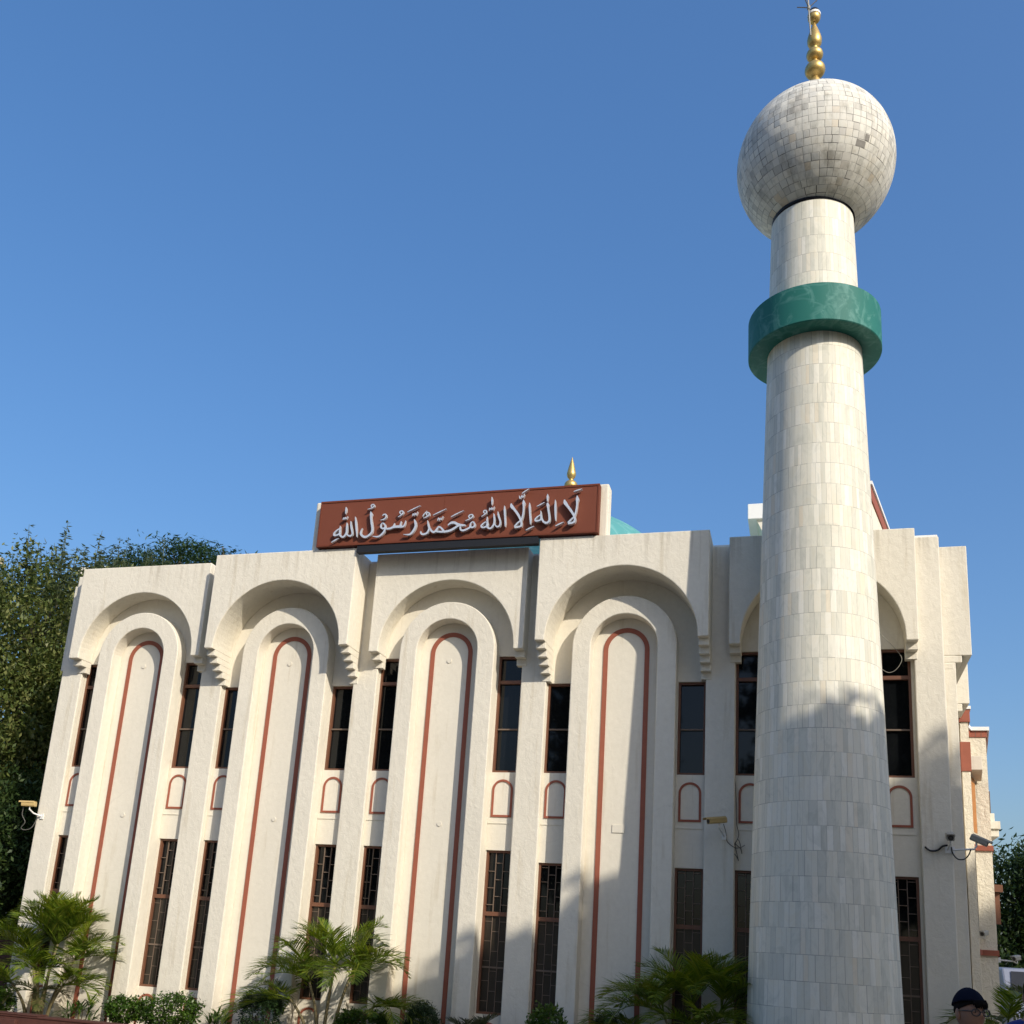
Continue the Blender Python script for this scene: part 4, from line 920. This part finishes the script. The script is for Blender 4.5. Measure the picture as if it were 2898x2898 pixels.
tree("leafy_tree", "taller leafy tree with slender shoots standing behind the left corner of the mosque", (-17.6, 6.6, 0), 10.8,
     [(0, 0, 9.0, 2.5, 2.0, 1.7), (.6, 0, 7.0, 2.6, 2.0, 2.2), (-.8, 0, 5.0, 2.4, 2.0, 2.4), (.4, 0, 3.0, 2.4, 2.0, 2.2)], 'vine_leaf', 1900, 70000, .13, 42, sh2, None, .25, .6, .24)
tree("dark_tree", "dark bushy tree low at the left edge beside the mosque", (-15.0, 1.75, 0), 4.4,
     [(0, 0, 3.2, 1.3, 1.0, 1.3), (-.4, .1, 1.8, 1.4, 1.0, 1.3)], 'dark_leaf', 500, 22000, .12, 43, (), None, .14, .5, .2)
tree("feathery_tree", "feathery dark green tree behind the roof of the first bay", (-19.6, 12.0, 0), 14.0,
     [(0, 0, 13.0, 2.3, 1.8, .75), (-1.6, 0, 12.6, 1.8, 1.6, .7), (1.6, .3, 12.7, 1.7, 1.6, .6), (2.8, .3, 12.5, 1.3, 1.2, .4), (0, 0, 11.6, 3.0, 2.0, .8)], 'feather_leaf', 520, 26000, .20, 44, (), None, .3, .1, .30, .22, .22)
tree("broad_tree", "large green tree at the right edge behind the annex", (7.9, 21.0, 0), 6.6,
     [(0, 0, 5.0, 2.4, 2.0, 1.5), (-1.5, 0, 4.2, 1.6, 1.5, 1.6), (1.6, 0, 4.6, 1.8, 1.6, 1.9), (-.4, 0, 2.6, 2.6, 1.9, 1.7), (-1.2, -.8, 1.0, 3.0, 1.4, 1.3), (1.8, -.5, 1.4, 2.4, 1.4, 1.6)], 'dark_leaf', 1100, 46000, .20, 45, (), None, .3, .5, .28)
tree("thin_tree", "sparse thin-branched tree at the right edge taller than its neighbour", (8.5, 17.5, 0), 7.0,
     [(-.9, 0, 6.2, .9, .9, 1.0), (.6, 0, 6.6, 1.2, 1.0, 1.2)], 'dark_leaf', 60, 900, .17, 46, (), None, .12, .4, .3)
# the courtyard trees to the right of the photographer, whose shadow falls over the minaret's foot
ct = tree("courtyard_tree", "large courtyard tree right of the photographer shading the minaret's lower half", (17.2, -12.8, 0), 17.0,
     [(0, 0, 14.1, 3.2, 2.2, 2.0), (-2.6, 0, 13.0, 2.3, 2.0, 1.7), (2.6, 0, 14.8, 2.6, 2.2, 2.4), (0, 0, 11.6, 4.6, 2.4, 2.6), (0, 0, 8.6, 4.4, 2.4, 2.6), (-1, 0, 5.6, 4.4, 2.4, 2.6)], 'dark_leaf', 1100, 26000, .5, 47, (), "courtyard trees", .4, .4, .24)
tree("courtyard_tree", "lower courtyard tree right of the photographer shading the third and fourth bays", (11.3, -12.4, 0), 14.0,
     [(.9, 0, 12.5, 1.5, 1.8, 1.55), (-.6, 0, 11.7, 1.9, 1.8, 1.35), (-1.9, 0, 11.2, 1.5, 1.6, 1.3), (0, 0, 9.6, 3.0, 2.0, 2.4), (0, 0, 6.6, 3.2, 2.0, 2.6), (-.4, 0, 4.4, 3.0, 2.0, 2.2), (-4.6, 0, 4.9, 2.3, 1.7, 2.3)], 'dark_leaf', 1000, 24000, .46, 48, (), "courtyard trees", .35, .4, .22)

for x, y, k, rz, lb in ((26.6, -12.6, 1.26, .0, "tallest courtyard tree far to the right of the photographer"), (-9.0, -31.0, 1.15, 1.3, "unseen courtyard tree added behind the photographer to cut sky fill, left of the middle"), (2.0, -32.0, 1.2, 2.6, "unseen courtyard tree added straight behind the photographer to cut sky fill"), (-20.0, -30.0, 1.1, 4.0, "unseen courtyard tree added behind the photographer to cut sky fill, farthest left"), (12.0, -30.0, 1.1, 5.2, "unseen courtyard tree added behind and right of the photographer to cut sky fill, near the shading pair")):  # rear row added out of view to cut sky fill and darken window reflections
    c = copy_tree(ct); c.location = (x, y, 0); c.scale = (k, k, k); c.rotation_euler = (0, 0, rz); c['label'] = lb

# maroon boundary wall at the far left
b = MB(); b.box(-19.0, -13.6, 1.2, 1.36, -.05, 1.32); b.box(-19.0, -13.55, 1.17, 1.39, 1.321, 1.36)
tag(b.build("boundary_wall", M['maroon'], bevel=.006), "dark maroon boundary wall at the left corner of the mosque", "wall")

# ================================================================== SECURITY CAMERAS, CABLES, PIPE
def camera_unit(label, loc, rot, mat, length=.30, group="security cameras", mount=None, arm=None):
    """housing along local +X (lens end), hood on top, bracket back to the wall"""
    t = thing("security_camera", label, "camera", loc, group=group)
    h = bpy.data.objects.new("housing", None)
    Rm = Matrix.Rotation(rot[2], 4, 'Z') @ Matrix.Rotation(rot[1], 4, 'Y')
    def tr(mb): mb.v = [tuple(Rm @ Vector(p)) for p in mb.v]; return mb
    bpy.data.objects.remove(h)
    L = length / 2
    mb = MB(); pr = [(-.042, -.036), (.042, -.036), (.05, -.015), (.05, .03), (.036, .046), (-.036, .046), (-.05, .03), (-.05, -.015)]
    n = len(pr); v = [(-L, y, z) for y, z in pr] + [(L * .86, y, z) for y, z in pr]
    mb.add(v, [tuple(range(n))[::-1], tuple(range(n, 2 * n))] + [(k, (k + 1) % n, n + (k + 1) % n, n + k) for k in range(n)])
    hs = tr(mb).build("housing", M[mat], t, bevel=.004)
    mb = MB(); pr = [(-.058, .028), (-.046, .056), (.046, .056), (.058, .028), (.054, .028), (.043, .051), (-.043, .051), (-.054, .028)]
    v = [(-L * .9, y, z) for y, z in pr] + [(L * 1.22, y, z) for y, z in pr]
    mb.add(v, [tuple(range(n))[::-1], tuple(range(n, 2 * n))] + [(k, (k + 1) % n, n + (k + 1) % n, n + k) for k in range(n)])
    tr(mb).build("sun_hood", M[mat], t)
    mb = MB(); mb.v = []; nn = 20
    ring = lambda x, r: [(x, r * math.cos(q), .003 + r * math.sin(q)) for q in np.linspace(0, 2 * math.pi, nn, endpoint=False)]
    mb.add(ring(L * .861, .034) + ring(L * .90, .034), [tuple(range(nn, 2 * nn))] + [(k, (k + 1) % nn, nn + (k + 1) % nn, nn + k) for k in range(nn)])
    tr(mb).build("lens", M['black_plastic'], hs)
    mb = MB(); mb.add(ring(L * .901, .018) + ring(L * .905, .018), [tuple(range(nn, 2 * nn))] + [(k, (k + 1) % nn, nn + (k + 1) % nn, nn + k) for k in range(nn)])
    tr(mb).build("lens_glass", M['spectacle'], hs)
    if mount:
        m = Vector(mount) - Vector(loc); mb = MB(); q = Rm @ Vector((-L * .25, 0, -.036)); kn = q + Vector((0, 0, -.05))
        pts = [tuple(q), tuple(kn)] + ([tuple(Vector(arm) - Vector(loc))] if arm else []) + [tuple(m)]
        mb.tube(pts, .013, 8); mb.box(m.x - .03, m.x + .03, m.y - .006, m.y + .02, m.z - .045, m.z + .045)
        mb.build("bracket", M['white_paint'], t)
    return t
camera_unit("tan security camera on the pilaster between the fourth bay and the minaret", (-1.255, -.37, 3.605), (0, .16, math.pi + .62), 'tan_metal', .30, mount=(-1.165, -.118, 3.42))
camera_unit("yellowish security camera on the left corner of the mosque, outlined against trees", (-12.95, -.30, 3.60), (0, .02, math.pi + .25), 'tan_metal', .25, mount=(-12.79, -.118, 3.42), arm=(-12.9, -.2, 3.46))
camera_unit("grey security camera facing the courtyard on the right corner pilaster", (1.79, -.30, 3.475), (0, .22, -math.pi / 2 - .05), 'grey_metal', .26, mount=(1.775, -.118, 3.33))
camera_unit("grey security camera on a long arm past the right corner, pointing right", (2.17, -.16, 3.455), (0, .45, -.25), 'grey_metal', .24, mount=(1.835, -.118, 3.33), arm=(2.10, -.15, 3.345))
camera_unit("small security camera on the annex wall above the lower red band", (3.03, 5.80, 2.50), (0, .2, -2.2), 'grey_metal', .16, mount=(2.92, 5.83, 2.45))
camera_unit("small pale security camera on a thin arm right of the annex", (3.60, 6.15, 2.10), (0, .2, -2.4), 'grey_metal', .15, mount=(3.31, 6.15, 2.06), arm=(3.55, 6.15, 2.05))

def cable(name, label, pts, r, mat='cable', cat="cable"):
    P = smooth_stroke([(p[0], p[1], p[2]) for p in pts], 4)
    mb = MB(); mb.tube([tuple(p) for p in P], r, 6); return tag(mb.build(name, M[mat], smooth=True), label, cat)
cable("cable", "thin grey cable hanging down a niche left of the minaret into a tangled coil", [(-1.034, -.03, 4.33), (-1.016, -.03, 4.125), (-1.0, -.03, 3.808), (-.996, -.03, 3.612), (-.97, -.04, 3.503), (-.969, -.04, 3.449), (-.984, -.05, 3.394), (-1.015, -.06, 3.323), (-1.003, -.05, 3.238), (-.968, -.04, 3.093), (-.995, -.05, 3.153), (-1.048, -.07, 3.213), (-1.056, -.09, 3.267), (-1.02, -.06, 3.33), (-.98, -.05, 3.389), (-.949, -.05, 3.339), (-.922, -.04, 3.193), (-.941, -.04, 3.262), (-.991, -.05, 3.307), (-1.01, -.05, 3.33)], .0055)
cable("cable", "grey lead drooping from the tan camera beside the minaret", [(-1.16, -.32, 3.57), (-1.14, -.14, 3.48), (-1.128, -.118, 3.364), (-1.066, -.118, 3.297), (-.998, -.08, 3.268), (-.929, -.06, 3.282), (-.884, -.05, 3.314)], .0055)
cable("cable", "black lead sagging from the pipe to the right corner camera", [(1.493, -.122, 3.361), (1.554, -.13, 3.311), (1.645, -.13, 3.318), (1.711, -.13, 3.374), (1.776, -.13, 3.39)], .014, 'black_plastic')
cable("cable", "black loop hanging under the camera arm at the right corner", [(1.82, -.13, 3.37), (1.832, -.14, 3.283), (1.892, -.15, 3.208), (1.973, -.15, 3.211), (2.029, -.15, 3.27), (2.06, -.15, 3.35)], .009, 'black_plastic')
cable("cable", "pale loop of wire hanging in front of the upper window right of the minaret", [(.93, -.2, 6.43), (1.008, -.2, 6.349), (1.156, -.2, 6.182), (1.275, -.2, 6.009), (1.254, -.2, 5.9), (1.183, -.2, 5.811), (1.095, -.2, 5.782), (1.0, -.2, 5.84)], .0038, 'grey_metal')
cable("cable", "grey cord looping below the camera at the left corner", [(-13.04, -.3, 3.55), (-13.06, -.28, 3.42), (-13.0, -.25, 3.30), (-13.07, -.24, 3.20), (-13.02, -.2, 3.17), (-12.92, -.16, 3.22), (-12.86, -.13, 3.40)], .008)
mb = MB(); mb.tube([(1.475, -.02, 6.0), (1.475, -.02, 3.36)], .012, 8)
for z in (3.5, 3.75, 4.4, 5.0, 5.6): mb.box(1.455, 1.495, -.036, -.03, z - .012, z + .012)
tag(mb.build("conduit_pipe", M['pipe']), "thin cream conduit pipe running down the right corner pilaster", "pipe")
cable("cable", "grey wire running down the annex wall", [(2.955, 5.83, 4.0), (2.962, 5.84, 3.3), (2.95, 5.83, 2.6), (2.93, 5.83, 2.44)], .008)

# ================================================================== VAN (background right)
van = thing("parked_van", "pale parked van in the background right of the annex", "van", (5.15, 11.2, 0))
mb = MB(); prof = [(-.1, .35), (-.1, 1.0), (.55, 1.25), (1.05, 2.0), (4.2, 2.06), (4.3, .35)]
v = [(-.85, y, z) for y, z in prof] + [(.85, y, z) for y, z in prof]; n = 6
mb.add(v, [tuple(range(n)), tuple(range(n, 2 * n))[::-1]] + [(k, (k + 1) % n, n + (k + 1) % n, n + k) for k in range(n)]); mb.build("body", M['van'], van, bevel=.05)
mb = MB(); mb.add([(-.72, .60, 1.345), (.72, .60, 1.345), (.66, .99, 1.93), (-.66, .99, 1.93), (-.72, .585, 1.352), (.72, .585, 1.352), (.66, .975, 1.937), (-.66, .975, 1.937)], [(4, 5, 6, 7), (0, 1, 5, 4), (1, 2, 6, 5), (2, 3, 7, 6), (3, 0, 4, 7)]); mb.build("windscreen", M['spectacle'], van)
for sx in (-1, 1):
    mb = MB(); mb.box(min(sx * .5, sx * .8), max(sx * .5, sx * .8), -.115, -.095, .72, .88); mb.build("headlight", M['white_paint'], van)
    for yy in (.75, 3.4):
        mb = MB(); nn = 20; a = [(sx * .87, yy + .34 * math.cos(q), .33 + .34 * math.sin(q)) for q in np.linspace(0, 6.283, nn, endpoint=False)]; c_ = [(sx * .66, p[1], p[2]) for p in a]
        mb.add(a + c_, [tuple(range(nn)), tuple(range(nn, 2 * nn))[::-1]] + [(k, (k + 1) % nn, nn + (k + 1) % nn, nn + k) for k in range(nn)]); wv = mb.build("wheel", M['tyre'], van)

# ================================================================== PEOPLE
def skinned(name, nodes, links, mats, root, sub=2):
    """one continuous surface grown from a skeleton (vertex positions, radii)"""
    me = bpy.data.meshes.new(name); ks = list(nodes); ix = {k: i for i, k in enumerate(ks)}
    me.from_pydata([nodes[k][0] for k in ks], [(ix[a], ix[b_]) for a, b_ in links], [])
    ob = bpy.data.objects.new(name, me); COL.objects.link(ob)
    sk = ob.modifiers.new("skin", 'SKIN'); sk.use_smooth_shade = True
    for k in ks:
        sv = me.skin_vertices[0].data[ix[k]]; r = nodes[k][1]; sv.radius = r if isinstance(r, tuple) else (r, r); sv.use_root = (k == root)
    ss = ob.modifiers.new("sub", 'SUBSURF'); ss.levels = sub; ss.render_levels = sub
    bpy.context.view_layer.update()
    ev = ob.evaluated_get(bpy.context.evaluated_depsgraph_get()); nm = bpy.data.meshes.new_from_object(ev)
    bpy.data.objects.remove(ob); bpy.data.meshes.remove(me)
    nm.materials.clear()
    for m in mats: nm.materials.append(m)
    return nm

def person(label, loc, rz, H, jacket, cap, glasses):
    s = H / 1.60
    P = lambda x, y, z: (x * s, y * s, z * s)
    N = {'pel': (P(0, 0, .86), (.135 * s, .10 * s)), 'wai': (P(0, .0, 1.0), (.125 * s, .09 * s)), 'che': (P(0, 0, 1.18), (.15 * s, .105 * s)), 'sho': (P(0, -.005, 1.29), (.10 * s, .08 * s)),
         'nek': (P(0, 0, 1.36), .05 * s), 'hed': (P(0, .005, 1.42), .055 * s)}
    Lk = [('pel', 'wai'), ('wai', 'che'), ('che', 'sho'), ('sho', 'nek'), ('nek', 'hed')]
    for q, sx in (('l', 1), ('r', -1)):
        N.update({q + 'sh': (P(.165 * sx, 0, 1.28), .062 * s), q + 'el': (P(.215 * sx, .02, 1.02), .045 * s), q + 'wr': (P(.225 * sx, -.03, .80), .030 * s), q + 'pa': (P(.225 * sx, -.04, .74), (.022 * s, .034 * s)),
                  q + 'hi': (P(.085 * sx, 0, .80), .092 * s), q + 'kn': (P(.095 * sx, -.01, .45), .060 * s), q + 'an': (P(.10 * sx, .02, .08), .042 * s), q + 'to': (P(.11 * sx, -.13, .045), .038 * s)})
        Lk += [('sho', q + 'sh'), (q + 'sh', q + 'el'), (q + 'el', q + 'wr'), (q + 'wr', q + 'pa'), ('pel', q + 'hi'), (q + 'hi', q + 'kn'), (q + 'kn', q + 'an'), (q + 'an', q + 'to')]
        for fi, (dy, ln) in enumerate(((-.036, .066), (-.013, .076), (.010, .070), (.031, .055))):
            N[q + 'f%da' % fi] = (P(.225 * sx, -.04 + dy, .70), .0088 * s); N[q + 'f%db' % fi] = (P(.218 * sx, -.045 + dy, .70 - ln * .5), .0082 * s); N[q + 'f%dc' % fi] = (P(.205 * sx, -.05 + dy, .70 - ln), .007 * s)
            Lk += [(q + 'pa', q + 'f%da' % fi), (q + 'f%da' % fi, q + 'f%db' % fi), (q + 'f%db' % fi, q + 'f%dc' % fi)]
        N[q + 'ta'] = (P(.215 * sx, -.085, .735), .010 * s); N[q + 'tb'] = (P(.208 * sx, -.105, .70), .008 * s); Lk += [(q + 'pa', q + 'ta'), (q + 'ta', q + 'tb')]
    me = skinned("person", N, Lk, [M['skin'], M[jacket], M['dark_cloth'], M['black_plastic']], 'pel')
    for p in me.polygons:
        z = p.center.z / s; x = abs(p.center.x) / s
        p.material_index = 3 if z < .075 else (0 if (z > 1.335 and x < .09) or (x > .15 and z < .79) else (2 if z < .86 and x < .19 else 1))
    bm = bmesh.new(); bm.from_mesh(me)
    # head: shaped skull with brow, nose, chin, ears (front is -Y)
    hz, hr = 1.475 * s, .1 * s
    r = bmesh.ops.create_uvsphere(bm, u_segments=40, v_segments=30, radius=1.0)
    for v in r['verts']:
        x, y, z = v.co; f = max(0.0, -y); dn = max(0.0, -z)
        X = x * .074 * (1 - .28 * dn * dn); Y = y * .092 * (1 - .10 * dn); Z = z * .116
        Y -= .010 * f * dn                                                    # chin
        Y -= .021 * math.exp(-(x / .16) ** 2) * math.exp(-((z + .10) / .20) ** 2) * (f > .5)       # nose
        Y += .008 * math.exp(-((abs(x) - .38) / .17) ** 2) * math.exp(-((z - .10) / .12) ** 2) * (f > .4)   # eye sockets
        Y -= .006 * math.exp(-(x / .30) ** 2) * math.exp(-((z + .48) / .07) ** 2) * (f > .4)       # lips
        v.co = (X * s, Y * s, hz + Z * s)
    for sx in (-1, 1):
        e = bmesh.ops.create_uvsphere(bm, u_segments=14, v_segments=10, radius=1.0)
        for v in e['verts']:
            x, y, z = v.co; v.co = ((sx * .076 + x * .010) * s, (.008 + y * .018) * s, hz + (-.012 + z * .033) * s)
        e = bmesh.ops.create_uvsphere(bm, u_segments=12, v_segments=8, radius=.0105 * s)
        for v in e['verts']: v.co += Vector((sx * .030 * s, -.079 * s, hz + .010 * s))
        for f in {f for v in e['verts'] for f in v.link_faces}: f.material_index = 3 if f.calc_center_median().y < -.0865 * s else 0
    bm.to_mesh(me); bm.free(); me.polygons.foreach_set("use_smooth", [True] * len(me.polygons))
    ob = bpy.data.objects.new("person", me); COL.objects.link(ob); ob.location = loc; ob.rotation_euler = (0, 0, rz); tag(ob, label, "person")
    def cap_shell(name, zmin, gx, gy, gz, mat, front=1.0, lift=0.0):
        b2 = bmesh.new(); bmesh.ops.create_uvsphere(b2, u_segments=48, v_segments=36, radius=1.0)
        for v in b2.verts:
            x, y, z = v.co; lim = zmin + (front if y < 0 else -.25) * abs(y)
            ang = math.atan2(y, x); wob = .012 * math.sin(3 * ang + 1) + .008 * math.sin(7 * ang)
            if z < lim: q_ = min(1.0, (lim - z) * 2.0); v.co = (x * gx * s * (1 - .25 * q_), (y * gy * (1 - .25 * q_) + lift) * s, hz + lim * gz * s)
            else: v.co = (x * gx * (1 + wob) * s, (y * gy * (1 + wob) + lift) * s, hz + z * gz * (1 + wob) * s)
        m2 = bpy.data.meshes.new(name); b2.to_mesh(m2); b2.free(); m2.materials.append(M[mat]); m2.polygons.foreach_set("use_smooth", [True] * len(m2.polygons))
        o2 = bpy.data.objects.new(name, m2); COL.objects.link(o2); o2.parent = ob; sd = o2.modifiers.new("thick", 'SOLIDIFY'); sd.thickness = .006 * s; return o2
    cap_shell("hair", .12, .080, .100, .122, 'hair', .36)
    if cap:
        cap_shell("cap", .42, .091, .112, .138, 'navy_cloth', .10, .004)
    # fringe
    mb = MB(); rg = np.random.default_rng(4)
    for k in range(110):
        a = -math.pi / 2 + rg.uniform(-.55, 1.35); x0, y0 = .076 * math.cos(a), .095 * math.sin(a); tw = rg.uniform(-.006, .010)
        mb.tube([(x0 * s, y0 * s, hz + .072 * s), ((x0 + tw * .6) * 1.05 * s, y0 * 1.06 * s, hz + .052 * s), ((x0 + tw) * 1.06 * s, y0 * 1.06 * s, hz + rg.uniform(.020, .046) * s)], [.006 * s, .0055 * s, .0012 * s], 5)
    mb.build("fringe", M['hair'], ob, smooth=True)
    if glasses:
        mb = MB(); yy = -.101 * s
        for sx in (-1, 1):
            ring = [((sx * .034 + .026 * math.cos(q)) * s, yy + abs(.026 * math.cos(q) * sx + .034) * .12 * s, hz + (.004 + .019 * math.sin(q)) * s) for q in np.linspace(0, 2 * math.pi, 17)]
            mb.tube(ring, .0036 * s, 6)
            mb.tube([(sx * .060 * s, yy + .010 * s, hz + .010 * s), (sx * .076 * s, -.05 * s, hz + .010 * s), (sx * .080 * s, .01 * s, hz + .006 * s)], .0036 * s, 6)
        mb.tube([(-.009 * s, yy, hz + .008 * s), (.009 * s, yy, hz + .008 * s)], .0036 * s, 6)
        gl = mb.build("glasses", M['black_plastic'], ob, smooth=True)
    return ob
person("person in a navy cap and glasses at the lower right, looking to the right", (.885, -8.25, 0), math.radians(30), 1.60, 'navy_cloth', True, True)
person("black-haired person in a blue jacket at the right edge, seen from behind", (1.315, -7.95, 0), math.radians(160), 1.72, 'blue_cloth', False, False)
